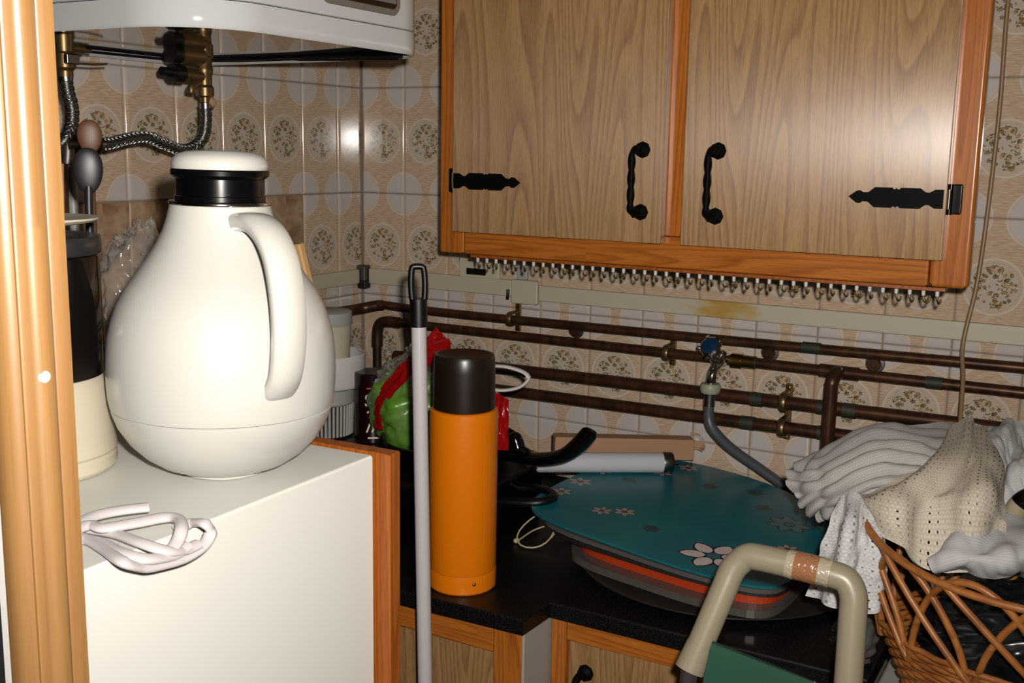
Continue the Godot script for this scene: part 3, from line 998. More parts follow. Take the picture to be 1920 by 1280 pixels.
# ---------------------------------------------------------------- base units, worktop, washing machine
func base_units():
	# worktop: one L-stepped black slab
	var w := PackedVector2Array([Vector2(0.001, -0.001), Vector2(1.108, -0.001), Vector2(1.108, -0.515), Vector2(0.700, -0.515), Vector2(0.697, -0.582), Vector2(0.001, -0.60)])
	var b := MB.new()
	b.prism(w, 0.021, Transform3D(Basis(Vector3.RIGHT, Vector3.FORWARD, Vector3.UP), V(0, 0.859, 0)), 0.003, 20.0)
	single("worktop", b, M.granite, "black granite worktop stepping back in front of the tiled wall", "worktop")
	var t := thing("base_cabinet", V(0.36, 0, 0.3), "base cabinet under the orange flask, oak door panel in a brown frame, white side", "cabinet", "wooden base cabinets")
	part("body", MB.new().box(V(0.02, 0.08, 0.02), V(0.682, 0.858, 0.555), 0.001), M.cream, t)
	part("side_panel", MB.new().box(V(0.6825, 0.08, 0.42), V(0.695, 0.8585, 0.574), 0.001), M.grey_white, t, "white side panel")
	part("plinth", MB.new().box(V(0.02, 0.0, 0.05), V(0.68, 0.0795, 0.52), 0.001), M.dark_board, t)
	for q in [[0.02, 0.06], [0.650, 0.692]]:
		part("frame_stile", MB.new().box(V(q[0], 0.08, 0.5555), V(q[1], 0.858, 0.576), 0.002), M.pine, t)
	part("frame_rail", MB.new().box(V(0.0605, 0.822, 0.5555), V(0.6495, 0.858, 0.576), 0.002), M.pine_h, t)
	part("frame_rail", MB.new().box(V(0.0605, 0.08, 0.5555), V(0.6495, 0.12, 0.576), 0.002), M.pine_h, t)
	part("door", MB.new().box(V(0.062, 0.122, 0.556), V(0.648, 0.8205, 0.570), 0.001), M.oak2, t)
	t = thing("base_cabinet", V(0.9, 0, 0.26), "base cabinet behind the trolley handle, oak door with a black iron pull", "cabinet", "wooden base cabinets")
	part("body", MB.new().box(V(0.6975, 0.08, 0.02), V(1.10, 0.858, 0.482), 0.001), M.cream, t)
	part("plinth", MB.new().box(V(0.70, 0.0, 0.05), V(1.10, 0.0795, 0.45), 0.001), M.dark_board, t)
	for q in [[0.6975, 0.720], [1.06, 1.10]]:
		part("frame_stile", MB.new().box(V(q[0], 0.08, 0.4825), V(q[1], 0.858, 0.505), 0.002), M.pine, t)
	part("frame_rail", MB.new().box(V(0.7205, 0.828, 0.4825), V(1.0595, 0.858, 0.505), 0.002), M.pine_h, t)
	part("frame_rail", MB.new().box(V(0.7205, 0.08, 0.4825), V(1.0595, 0.12, 0.505), 0.002), M.pine_h, t)
	var d := part("door", MB.new().box(V(0.722, 0.122, 0.4835), V(1.058, 0.8265, 0.500), 0.001), M.oak3, t)
	cabinet_handle(d, 0.748, 0.700, 0.787, 0.500)
	t = thing("washing_machine", V(1.42, 0, 0.28), "white appliance with a smooth top, standing under the wicker basket", "appliance")
	part("casing", MB.new().box(V(1.117, 0.02, 0.03), V(1.715, 0.855, 0.545), 0.006), M.grey_white, t)
	part("lid", MB.new().box(V(1.117, 0.8555, 0.03), V(1.715, 0.880, 0.550), 0.006), M.grey_white, t)
	part("foot", MB.new().box(V(1.14, 0.0, 0.08), V(1.18, 0.0195, 0.12), 0.004).box(V(1.64, 0.0, 0.08), V(1.68, 0.0195, 0.12), 0.004), M.black_dull, t)
	part("foot", MB.new().box(V(1.14, 0.0, 0.46), V(1.18, 0.0195, 0.50), 0.004).box(V(1.64, 0.0, 0.46), V(1.68, 0.0195, 0.50), 0.004), M.black_dull, t)

# ---------------------------------------------------------------- water heater and its plumbing
func rounded_rect(x0: float, x1: float, z0: float, z1: float, rs: Array, seg := 8) -> PackedVector2Array:
	# corners in order (x0,z0) (x1,z0) (x1,z1) (x0,z1)
	var o := PackedVector2Array()
	var c := [[x0, z0, 1, 1, PI], [x1, z0, -1, 1, 1.5 * PI], [x1, z1, -1, -1, 0.0], [x0, z1, 1, -1, 0.5 * PI]]
	for k in 4:
		var r: float = rs[k]
		for i in seg + 1:
			var a: float = c[k][4] + 0.5 * PI * i / seg
			o.append(Vector2(c[k][0] + c[k][2] * r + cos(a) * r, c[k][1] + c[k][3] * r + sin(a) * r))
	return o

# rings of an outline in plan at several heights and insets
func plan_shell(levels: Array, rs: Array, x0, x1, z0, z1) -> MB:
	var b := MB.new()
	var P := []
	for l in levels:
		var rr := []
		for r in rs: rr.append(maxf(r - l[1], 0.004))
		var poly := rounded_rect(x0 + l[1], x1 - l[1], z0 + l[1], z1 - l[1], rr)
		var row := []
		for q in poly: row.append(V(q.x, l[0], q.y))
		P.append(row)
	var c := V((x0 + x1) / 2, 0, (z0 + z1) / 2)
	for i in P.size() - 1:
		var m: int = P[i].size()
		for j in m:
			var k := (j + 1) % m
			var ids := []
			for q in [[i, j], [i, k], [i + 1, k], [i + 1, j]]:
				var p: Vector3 = P[q[0]][q[1]]
				var tv: Vector3 = P[q[0]][(q[1] + 1) % m] - P[q[0]][(q[1] - 1 + m) % m]
				var dv: Vector3 = P[i + 1][q[1]] - P[i][q[1]]
				var lo: Vector3 = P[maxi(q[0] - 1, 0)][q[1]]
				var hi: Vector3 = P[mini(q[0] + 1, P.size() - 1)][q[1]]
				var a1 := (p - lo).normalized()
				var a2 := (hi - p).normalized()
				if a1 != Vector3.ZERO and a2 != Vector3.ZERO and a1.angle_to(a2) < 0.75: dv = hi - lo
				var nn := tv.cross(dv).normalized()
				ids.append(b.vert(p, -nn if nn.dot(Vector3(p.x - c.x, 0, p.z - c.z)) < 0 and absf(nn.y) < 0.9 else nn))
			b.quad(ids[0], ids[1], ids[2], ids[3])
	return b

func cap(b: MB, poly: PackedVector2Array, y: float, up: bool):
	var tr := Geometry2D.triangulate_polygon(poly)
	var base := b.v.size()
	for q in poly: b.vert(V(q.x, y, q.y), Vector3.UP if up else Vector3.DOWN, q)
	for k in range(0, tr.size(), 3): b.tri(base + tr[k], base + tr[k + 1], base + tr[k + 2])

func water_heater():
	var t := thing("water_heater", V(0.2, 1.585, 0.67), "white electric water heater with a polished underside, hung high on the left wall", "water heater")
	var x0 := 0.014
	var x1 := 0.476
	var z0 := 0.455
	var z1 := 0.892
	var rs := [0.02, 0.075, 0.10, 0.03]
	var lower := plan_shell([[1.590, 0.006], [1.587, 0.002], [1.590, 0.0], [1.600, -0.001], [1.6165, 0.0]], rs, x0, x1, z0, z1)
	part("lower_shell", lower, M.white_enamel, t)
	var upper := plan_shell([[1.6175, 0.0015], [1.6185, 0.0], [1.70, 0.0], [2.19, 0.0], [2.215, 0.01], [2.22, 0.03]], rs, x0, x1, z0, z1)
	cap(upper, rounded_rect(x0 + 0.03, x1 - 0.03, z0 + 0.03, z1 - 0.03, [0.004, 0.045, 0.07, 0.004]), 2.22, true)
	part("casing", upper, M.white_enamel, t)
	var bot := MB.new()
	cap(bot, rounded_rect(x0 + 0.004, x1 - 0.004, z0 + 0.004, z1 - 0.004, rs), 1.596, false)
	part("underside", bot, M.mirror, t, "polished metal underside")
	var rim := MB.new()
	rim.tube(smooth([V(0.43, 1.589, z0 + 0.018), V(0.30, 1.592, z0 + 0.006), V(0.14, 1.593, z0 + 0.004), V(0.04, 1.593, z0 + 0.03), V(0.022, 1.593, z0 + 0.10), V(0.020, 1.593, z0 + 0.25), V(0.02, 1.593, z1 - 0.06)], 8), [0.0055, 0.0055, 0.0052, 0.0052, 0.005, 0.005, 0.0048, 0.0048, 0.0045, 0.0042, 0.004, 0.004, 0.0038, 0.0036, 0.0034, 0.0032, 0.003, 0.0028, 0.0026, 0.0024, 0.0022, 0.002, 0.002, 0.002, 0.002, 0.002, 0.002, 0.002, 0.002, 0.002, 0.002, 0.002, 0.002, 0.002, 0.002, 0.002, 0.002, 0.002, 0.002, 0.002, 0.002, 0.002, 0.002, 0.002, 0.002, 0.002, 0.002, 0.002, 0.002], 8)
	part("back_seal", rim, M.black_dull, t, "thin dark seal along the back rim")
	# control panel on the front
	var pf := MB.new()
	var bx := Transform3D(Basis(Vector3.FORWARD, Vector3.UP, Vector3.RIGHT), V(0.4755, 0, 0))    # local x runs along -z
	pf.prism(rounded_rect(-0.700, -0.540, 1.6315, 1.80, [0.02, 0.016, 0.02, 0.02]), 0.003, bx, 0.001)
	var pp := part("control_panel", pf, M.panel_grey, t, "grey control panel surround")
	pf = MB.new()
	pf.prism(rounded_rect(-0.672, -0.549, 1.639, 1.79, [0.008, 0.008, 0.008, 0.008]), 0.0042, bx, 0.001)
	var sc := part("display", pf, M.panel_dark, pp, "dark brown display")
	pf = MB.new()
	pf.prism(rounded_rect(-0.640, -0.552, 1.6455, 1.651, [0.002, 0.002, 0.002, 0.002]), 0.0048, bx, 0.0)
	part("display_line", pf, M.panel_grey, pp)
	# safety valve under the heater
	var vx := 0.17
	var vz := 0.578
	t = thing("safety_valve", V(vx, 1.55, vz), "old brass safety valve screwed under the water heater", "valve")
	part("valve_body", MB.new().lathe(prof([0.0, 1.525, 0.007, 1.525, 0.0075, 1.532, 0.0125, 1.534, 0.0125, 1.545, 0.010, 1.549, 0.0105, 1.562, 0.012, 1.566, 0.012, 1.572, 0.0105, 1.575, 0.011, 1.586, 0.013, 1.588, 0.013, 1.598, 0.0, 1.598]), 18, up_at(V(vx, 0, vz)), 30.0), M.old_brass, t)
	part("side_drum", MB.new().tube([V(vx - 0.004, 1.588, vz + 0.005), V(vx - 0.004, 1.588, vz + 0.042)], 0.016, 20), M.old_brass, t)
	part("drum_cap", MB.new().tube([V(vx - 0.004, 1.588, vz + 0.042), V(vx - 0.004, 1.588, vz + 0.058)], 0.0135, 8), M.black_dull, t)
	part("lever_arm", MB.new().tube([V(vx, 1.560, vz), V(vx, 1.561, vz + 0.03), V(vx, 1.562, vz + 0.048)], 0.0085, 12), M.old_brass, t)
	part("lever_knob", MB.new().tube([V(vx, 1.562, vz + 0.042), V(vx, 1.562, vz + 0.060)], 0.0125, 10).tube([V(vx, 1.562, vz + 0.058), V(vx, 1.563, vz + 0.078)], 0.006, 10), M.black_dull, t)
	part("drain_spout", MB.new().tube(smooth([V(vx, 1.552, vz + 0.012), V(vx, 1.545, vz + 0.024), V(vx, 1.537, vz + 0.026)], 5), 0.006, 10), M.old_brass, t)
	part("plug", MB.new().lathe(prof([0.0, 0.004, 0.005, 0.0035, 0.0072, 0.0, 0.005, -0.003, 0.0, -0.004]), 14, along(V(vx + 0.006, 1.5255, vz - 0.008), V(1, 0, 0))), M.card, t, "tan rubber plug")
	# two braided hoses
	hose([V(vx, 1.524, vz), V(vx, 1.500, vz), V(vx - 0.004, 1.478, vz + 0.002), V(vx - 0.010, 1.464, vz + 0.014), V(vx - 0.012, 1.459, vz + 0.035), V(vx - 0.010, 1.467, vz + 0.07), V(vx - 0.008, 1.475, vz + 0.10), V(vx - 0.006, 1.473, vz + 0.13), V(vx - 0.004, 1.466, vz + 0.165), V(vx, 1.465, vz + 0.19)],
		"braided steel hose curving from the safety valve to the angle valve", true)
	t = thing("heater_outlet", V(vx, 1.56, 0.808), "brass outlet fitting with a square nut under the left end of the heater", "fitting")
	part("outlet_body", MB.new().lathe(prof([0.0, 1.545, 0.0095, 1.545, 0.0095, 1.552, 0.0125, 1.556, 0.0125, 1.572, 0.0105, 1.575, 0.0115, 1.585, 0.0115, 1.598, 0.0, 1.598]), 18, up_at(V(vx, 0, 0.808)), 30.0), M.old_brass, t)
	part("square_nut", MB.new().rbox(V(0.023, 0.013, 0.019), 0.002, up_at(V(vx + 0.004, 1.566, 0.807))), M.steel, t)
	part("lever", MB.new().tube([V(vx, 1.581, 0.806), V(vx, 1.580, 0.780)], 0.005, 8).tube([V(vx, 1.580, 0.782), V(vx, 1.579, 0.768)], 0.002, 6).tube([V(vx, 1.562, 0.80), V(vx, 1.563, 0.764), V(vx, 1.565, 0.745)], 0.0016, 6), M.old_brass, t)
	hose([V(vx, 1.546, 0.808), V(vx, 1.528, 0.806), V(vx, 1.508, 0.801), V(vx, 1.488, 0.803), V(vx, 1.471, 0.812), V(vx - 0.01, 1.458, 0.822)], "braided steel hose hanging straight down from the heater outlet", false)
	t = thing("angle_valve", V(vx, 1.465, 0.80), "small dark angle valve with a white ring at the end of the braided hose", "valve")
	part("valve_body", MB.new().tube([V(vx, 1.4645, 0.815), V(vx, 1.4655, 0.768)], 0.0105, 14).tube([V(vx, 1.47, 0.808), V(vx, 1.44, 0.812)], 0.009, 12), M.dull_steel, t)
	part("white_ring", MB.new().tube([V(vx, 1.4645, 0.7995), V(vx, 1.465, 0.793)], 0.0132, 16), M.white_plastic, t)
	part("knob", MB.new().tube([V(vx, 1.465, 0.788), V(vx, 1.465, 0.768)], 0.0135, 12), M.black_dull, t)
	t = thing("riser_pipe", V(vx - 0.02, 0.0, 0.82), "slim copper riser pipe beside the wall behind the saucer", "pipe")
	part("tube", MB.new().tube([V(vx - 0.008, 1.455, 0.812), V(vx - 0.008, 1.38, 0.815), V(vx - 0.008, 0.002, 0.818)], 0.0065, 12), M.copper, t)
	t = thing("riser_pipe", V(vx - 0.03, 0.0, 0.795), "white plastic riser pipe next to the slim copper one", "pipe")
	part("tube", MB.new().tube([V(vx - 0.02, 1.448, 0.792), V(vx - 0.02, 1.38, 0.790), V(vx - 0.02, 0.002, 0.79)], 0.006, 12), M.grey_white, t)

func hose(c: Array, label: String, second: bool):
	var pts := smooth(c, 10)
	var t := thing("braided_hose", c[0], label, "hose", "braided steel hoses of the water heater")
	part("core", MB.new().tube(pts, 0.0072, 12), M.dull_steel, t)
	var br := MB.new()
	# two families of strands wound round the hose
	for dir in [1.0, -1.0]:
		for s in 5:
			var w := []
			var L := 0.0
			var side := Vector3.ZERO
			for i in pts.size():
				var d: Vector3 = (pts[mini(i + 1, pts.size() - 1)] - pts[maxi(i - 1, 0)]).normalized()
				side = d.cross(Vector3.RIGHT).normalized() if side == Vector3.ZERO else (side - d * side.dot(d)).normalized()
				if i > 0: L += (pts[i] - pts[i - 1]).length()
				var a: float = dir * L * 170.0 + TAU * s / 5.0
				w.append(pts[i] + (side * cos(a) + d.cross(side) * sin(a)) * 0.0074)
			br.tube(smooth(w, 2), 0.0012, 4)
	part("braid", br, M.steel, t)
	part("ferrule", MB.new().tube([pts[0], pts[3]], 0.0088, 12), M.steel, t)
	if second: part("ferrule", MB.new().tube([pts[pts.size() - 5], pts[pts.size() - 1]], 0.0088, 12), M.steel, t)

# ---------------------------------------------------------------- white cabinet with the jug, grinder, cord ...
func white_cabinet():
	var top := 1.2025
	var t := thing("white_cabinet", V(0.4, 0, 1.15), "tall white laminate cabinet with a brown wooden end board, under the white jug", "cabinet")
	part("body", MB.new().rbox(V(0.735, top, 0.355), 0.0025, Transform3D(Basis(Vector3.UP, 0.022), V(0.400, top / 2, 1.166))), M.white_lam, t)
	part("end_board", MB.new().rbox(V(0.765, top + 0.001, 0.0165), 0.0015, Transform3D(Basis(Vector3.UP, 0.022), V(0.395, (top + 0.001) / 2, 0.9765))), M.brown_edge, t, "brown wooden board")
	jug(top)
	grinder(top)
	cord(top)
	# crumpled clear plastic bag behind the jug
	var nz := noise(101, 2.2, 4)
	nz.fractal_gain = 0.6
	var cb := MB.new()
	cb.lump(V(0.477, top + 0.095, 0.978), V(0.045, 0.096, 0.045), 44, 60, func(d): return nz.get_noise_3dv(d * 0.7) * 0.26 + absf(nz.get_noise_3dv(d * 1.3 + Vector3.ONE * 5.0)) * 0.20 - 0.1)
	single("plastic_bag", cb, M.clear, "crumpled clear plastic bag behind the white jug", "bag")
	# wire loop with a wooden peg
	t = thing("wire_loop", V(0.62, top, 0.955), "thin dark wire loop with a beige wooden peg, behind the jug's right shoulder", "wire loop")
	part("wire", MB.new().tube(smooth([V(0.600, top + 0.004, 0.955), V(0.603, top + 0.08, 0.945), V(0.615, top + 0.122, 0.925), V(0.628, top + 0.130, 0.91), V(0.640, top + 0.115, 0.905), V(0.651, top + 0.085, 0.915), V(0.652, top + 0.004, 0.935)], 8), 0.002, 8), M.dull_steel, t)
	part("peg", MB.new().rbox(V(0.009, 0.050, 0.009), 0.002, Transform3D(Basis(Vector3(0, 0, 1), 0.28), V(0.624, top + 0.147, 0.905))).rbox(V(0.007, 0.05, 0.004), 0.001, Transform3D(Basis(Vector3(0, 0, 1), 0.33), V(0.617, top + 0.143, 0.909))), M.peg, t)
	# cutlery standing behind the grinder
	t = thing("serving_spoon", V(0.465, top, 1.02), "dark metal spoon standing upright behind the saucer", "spoon", "upright spoons")
	spoon(t, V(0.461, 1.443, 1.019), M.spoon_dark, top, 0.0135, 0.0215)
	t = thing("wooden_spoon", V(0.44, top, 1.0), "brown wooden spoon head standing behind the dark metal spoon", "spoon", "upright spoons")
	spoon(t, V(0.440, 1.474, 0.998), M.wood_spoon, top, 0.0115, 0.016)

func spoon(t: Node3D, c: Vector3, m: Material, top: float, rx: float, ry: float):
	var b := MB.new()
	var face := Basis(Vector3.UP, deg_to_rad(48.0))
	b.lump(c, Vector3(rx, ry, 0.004), 16, 24, func(d): return -0.12 * d.y * d.y * d.y, face)
	part("bowl", b, m, t)
	part("stem", MB.new().tube(smooth([c + V(0, -ry * 0.8, 0), c + V(0.001, -0.06, 0.002), V(c.x + 0.004, top + 0.002, c.z + 0.006)], 8), 0.0038, 10), m, t)

func jug(top: float):
	var c := V(0.688, top, 1.083)
	var t := thing("insulated_jug", c, "large round white insulated jug with a black collar and white lid", "jug")
	var X := up_at(c)
	X.basis = Basis(Vector3(0.5, 0, 0.866), -0.014).scaled_local(Vector3(1, 0.975, 1))
	# body below and above the seam
	part("lower_body", MB.new().lathe(prof([0.0, 0.001, 0.030, 0.0005, 0.034, 0.002, 0.035, 0.005, 0.042, 0.0065, 0.052, 0.0105, 0.064, 0.019, 0.0745, 0.030, 0.0825, 0.043, 0.0868, 0.055, 0.0872, 0.0575, 0.0860, 0.0584]), 64, X), M.jug, t)
	part("body", MB.new().lathe(prof([0.0860, 0.0586, 0.0877, 0.0592, 0.0890, 0.066, 0.0898, 0.078, 0.0900, 0.090, 0.0895, 0.103, 0.0880, 0.117, 0.0850, 0.130, 0.0805, 0.143, 0.0735, 0.156, 0.0650, 0.168, 0.0567, 0.180, 0.0495, 0.192, 0.0443, 0.203, 0.0412, 0.213, 0.0395, 0.220, 0.0390, 0.2225, 0.0380, 0.2232, 0.030, 0.2232]), 64, X), M.jug, t)
	part("chrome_ring", MB.new().lathe(prof([0.034, 0.2232, 0.0395, 0.2232, 0.0398, 0.2245, 0.0392, 0.2258, 0.034, 0.2258]), 48, X), M.chrome, t)
	part("collar", MB.new().lathe(prof([0.030, 0.2256, 0.0345, 0.2256, 0.0352, 0.2262, 0.0352, 0.2298, 0.0342, 0.2304, 0.0342, 0.2435, 0.0352, 0.2442, 0.0378, 0.2465, 0.0380, 0.2500, 0.0372, 0.2512, 0.030, 0.2512]), 56, X, 25.0), M.black_gloss, t)
	part("lid", MB.new().lathe(prof([0.033, 0.2508, 0.0368, 0.2512, 0.0374, 0.2545, 0.0362, 0.2590, 0.0328, 0.2625, 0.026, 0.2648, 0.015, 0.2660, 0.0, 0.2664]), 56, X), M.jug, t)
	# handle: out from the neck, round and back down to the belly, towards the right front of the jug
	var d := Vector3(0.951, 0, 0.309)
	var pts := []
	for q in [[0.036, 0.205], [0.050, 0.2065], [0.066, 0.2055], [0.082, 0.198], [0.0945, 0.184], [0.1015, 0.166], [0.105, 0.146], [0.1055, 0.126], [0.103, 0.108], [0.0985, 0.094], [0.091, 0.084], [0.0845, 0.081]]:
		pts.append(c + d * q[0] + Vector3.UP * q[1])
	var path := smooth(pts, 5)
	var b := MB.new()
	# a wide flat grip: the broad side lies across the handle's plane
	var side := d.cross(Vector3.UP).normalized()
	var rows := []
	for i in path.size():
		var tn: Vector3 = (path[mini(i + 1, path.size() - 1)] - path[maxi(i - 1, 0)]).normalized()
		var o := tn.cross(side).normalized()
		var row := []
		var wide := 0.0118 + 0.0015 * sin(PI * i / (path.size() - 1.0))
		for k in 21:
			var a := TAU * k / 20.0
			var cx := signf(cos(a)) * absf(cos(a)) ** 0.55
			var cy := signf(sin(a)) * absf(sin(a)) ** 0.55
			var nn := (side * cx * 0.6 + o * cy).normalized()
			row.append(b.vert(path[i] + side * cx * wide + o * cy * 0.0072, nn))
		rows.append(row)
	for i in rows.size() - 1:
		for k in 20: b.quad(rows[i][k], rows[i][k + 1], rows[i + 1][k + 1], rows[i + 1][k])
	part("handle", b, M.jug, t)

func grinder(top: float):
	var c := V(0.553, top, 1.163)
	var t := thing("coffee_grinder", c, "cream coffee grinder with a tall smoked dark jar, left of the white jug", "grinder")
	var X := up_at(c)
	part("base", MB.new().lathe(prof([0.0, 0.001, 0.064, 0.001, 0.066, 0.004, 0.066, 0.012, 0.0645, 0.0145, 0.0665, 0.017, 0.0650, 0.030, 0.0635, 0.060, 0.0615, 0.073, 0.058, 0.078, 0.050, 0.079, 0.0, 0.079]), 48, X, 30.0), M.cream, t)
	part("jar", MB.new().lathe(prof([0.0, 0.0785, 0.0585, 0.0785, 0.0595, 0.081, 0.0595, 0.174, 0.058, 0.176, 0.0, 0.176]), 48, X), M.smoked, t, "smoked dark jar")
	part("jar_rim", MB.new().lathe(prof([0.050, 0.1765, 0.0605, 0.1765, 0.0612, 0.178, 0.0612, 0.189, 0.060, 0.1905, 0.0, 0.1905]), 48, X), M.rim_grey, t)
	part("neck", MB.new().lathe(prof([0.0, 0.1905, 0.034, 0.1905, 0.034, 0.1985, 0.0, 0.1985]), 32, X), M.black_dull, t)
	part("saucer", MB.new().lathe(prof([0.0, 0.1985, 0.04, 0.1985, 0.0575, 0.2015, 0.0605, 0.2035, 0.0600, 0.2050, 0.055, 0.2045, 0.035, 0.2028, 0.0, 0.2024]), 48, X), M.cream, t, "cream saucer lid")

func cord(top: float):
	# a flat white flex folded into loops, overhanging the front edge
	var t := thing("power_cord", V(0.75, top, 1.22), "white flat power cord coiled over the edge of the white cabinet", "cord")
	var y := top + 0.0045
	var loops := [
		[V(0.727, 1.2130, 1.273), V(0.719, 1.2130, 1.247), V(0.718, 1.2130, 1.233), V(0.724, 1.2130, 1.218), V(0.734, 1.2130, 1.204)],
		[V(0.729, 1.2120, 1.274), V(0.727, 1.2120, 1.250), V(0.740, 1.2120, 1.248), V(0.750, 1.2120, 1.229), V(0.758, 1.2120, 1.211), V(0.769, 1.2120, 1.209), V(0.784, 1.2120, 1.221), V(0.788, 1.2059, 1.229), V(0.790, 1.2006, 1.240)],
		[V(0.771, 1.2070, 1.213), V(0.771, 1.2070, 1.200), V(0.786, 1.2103, 1.202), V(0.789, 1.2037, 1.200), V(0.790, 1.1971, 1.208), V(0.790, 1.1939, 1.225), V(0.790, 1.1959, 1.246), V(0.790, 1.1992, 1.261), V(0.788, 1.2071, 1.274), V(0.760, 1.2070, 1.265), V(0.736, 1.2070, 1.259), V(0.713, 1.2070, 1.262)],
		[V(0.702, 1.2080, 1.254), V(0.724, 1.2080, 1.247), V(0.746, 1.2080, 1.244), V(0.775, 1.2080, 1.247), V(0.790, 1.2036, 1.240), V(0.790, 1.1994, 1.225), V(0.790, 1.1994, 1.212)],
		[V(0.720, 1.2070, 1.267), V(0.744, 1.2070, 1.258), V(0.777, 1.2070, 1.264), V(0.790, 1.2034, 1.256), V(0.790, 1.1991, 1.236), V(0.790, 1.2013, 1.221)],
	]
	for l in loops: part("flex_loop", MB.new().tube(smooth(l, 8), 0.0046, 10, false, 0.62, V(0.35, 1, 0.1)), M.cord_white, t)

# ---------------------------------------------------------------- things on the left worktop
func counter_things():
	var cy := 0.880
	# orange flask
	var c := V(0.568, cy, 0.522)
	var t := thing("vacuum_flask", c, "tall orange vacuum flask with a dark brown cup lid", "flask")
	var FX := Transform3D(Basis.from_scale(Vector3(1.06, 1.0, 1.06)), c)
	part("base_ring", MB.new().lathe(prof([0.0, 0.0, 0.041, 0.0, 0.0432, 0.0025, 0.0435, 0.024, 0.043, 0.0262, 0.040, 0.0266]), 56, FX, 30.0), M.orange, t)
	part("body", MB.new().lathe(prof([0.040, 0.0262, 0.0425, 0.0266, 0.0432, 0.029, 0.0432, 0.240, 0.0427, 0.246, 0.0405, 0.2475, 0.036, 0.2478]), 56, FX, 30.0), M.orange, t)
	part("cup_lid", MB.new().lathe(prof([0.034, 0.2476, 0.0375, 0.2476, 0.0392, 0.249, 0.0388, 0.300, 0.0382, 0.3165, 0.0365, 0.3205, 0.0335, 0.3212, 0.0325, 0.3200, 0.022, 0.3188, 0.0, 0.3188]), 56, FX, 30.0), M.cap_brown, t)
	part("rivet", MB.new().lathe(prof([0.0, 0.0015, 0.002, 0.0008, 0.0026, 0.0]), 12, along(c + V(0.0362, 0.016, 0.0282), V(0.79, 0, 0.61))), M.chrome, t)
	# mop stick
	t = thing("mop_stick", V(0.600, 0.0, 0.655), "white mop stick with a black hanging handle, leaning before the orange flask", "mop")
	var a := V(0.612, 0.0, 0.650)
	var b := V(0.5795, 1.258, 0.645)
	var d := (b - a).normalized()
	part("pole", MB.new().tube([a, b], 0.0092, 20), M.stick, t)
	var h := MB.new()
	h.tube([b - d * 0.004, b + d * 0.006, b + d * 0.030], [0.0104, 0.0106, 0.0106], 20)
	var sx := Vector3(0.80, 0, -0.60)
	var loop := []
	for k in 24:
		var w := TAU * k / 24.0
		loop.append(b + d * (0.0475 + 0.0175 * clampf(sin(w) * 1.6, -1.0, 1.0)) + sx * 0.0084 * (signf(cos(w)) * absf(cos(w)) ** 0.7) + d * 0.004 * sin(w))
	h.tube(loop, 0.0040, 10, true)
	part("hanging_handle", h, M.black_dull, t, "black handle with an oval hole")
	part("mop_head", MB.new().lathe(prof([0.0, 0.0, 0.05, 0.0, 0.055, 0.03, 0.02, 0.07, 0.012, 0.10, 0.0, 0.10]), 20, up_at(V(0.612, 0.001, 0.650))), M.white_plastic, t)
	# black roasting tin carrying the clutter
	t = thing("roasting_tin", V(0.30, cy, 0.32), "wide black roasting tin with side handles, behind the mop stick", "roasting tin")
	var tin := plan_shell([[cy + 0.001, 0.012], [cy + 0.006, 0.004], [cy + 0.085, 0.0], [cy + 0.094, -0.006], [cy + 0.098, -0.004], [cy + 0.0995, 0.002]], [0.04, 0.04, 0.04, 0.04], 0.085, 0.53, 0.19, 0.46)
	cap(tin, rounded_rect(0.097, 0.518, 0.202, 0.448, [0.03, 0.03, 0.03, 0.03]), cy + 0.001, false)
	part("tin", tin, M.black_gloss, t)
	var lidm := MB.new()
	lidm = plan_shell([[cy + 0.0995, 0.002], [cy + 0.101, 0.006], [cy + 0.1012, 0.02]], [0.04, 0.04, 0.04, 0.04], 0.085, 0.53, 0.19, 0.46)
	cap(lidm, rounded_rect(0.105, 0.51, 0.21, 0.44, [0.02, 0.02, 0.02, 0.02]), cy + 0.1012, true)
	part("lid", lidm, M.black_dull, t)
	part("side_handle", MB.new().tube(smooth([V(0.530, cy + 0.070, 0.295), V(0.560, cy + 0.074, 0.298), V(0.590, cy + 0.076, 0.310), V(0.606, cy + 0.077, 0.332), V(0.596, cy + 0.075, 0.356), V(0.565, cy + 0.072, 0.366), V(0.530, cy + 0.068, 0.368)], 6), 0.0085, 12, false, 0.75), M.black_dull, t)
	# frying pan with its upturned handle
	var py := cy + 0.1018
	t = thing("frying_pan", V(0.42, py, 0.31), "black frying pan behind the orange flask, its handle curving up to the right", "pan")
	part("pan_body", MB.new().lathe(prof([0.0, 0.0005, 0.085, 0.0005, 0.092, 0.004, 0.106, 0.038, 0.109, 0.040, 0.106, 0.041, 0.089, 0.006, 0.0, 0.0035]), 48, up_at(V(0.415, py, 0.32))), M.black_gloss, t)
	part("handle_bracket", MB.new().tube(smooth([V(0.512, py + 0.030, 0.325), V(0.530, py + 0.052, 0.328), V(0.540, py + 0.056, 0.329), V(0.548, py + 0.040, 0.330), V(0.560, py + 0.034, 0.331)], 6), 0.011, 12, false, 0.8), M.black_gloss, t)
	var PAN_R := []
	for k in 37: PAN_R.append(0.0115 + 0.0035 * smoothstep(14.0, 28.0, k) - 0.011 * pow(clampf((k - 29.0) / 7.0, 0.0, 1.0), 2.5))
	part("handle", MB.new().tube(smooth([V(0.510, py + 0.028, 0.325), V(0.545, py + 0.028, 0.330), V(0.585, py + 0.032, 0.335), V(0.625, py + 0.045, 0.340), V(0.650, py + 0.064, 0.343), V(0.668, py + 0.084, 0.345), V(0.671, py + 0.089, 0.3455)], 6), PAN_R, 14, false, 0.85), M.black_gloss, t)
	# shopping bag with something green inside and a red print
	t = thing("carrier_bag", V(0.38, py, 0.31), "thin carrier bag with a red print over something green, behind the mop stick", "bag")
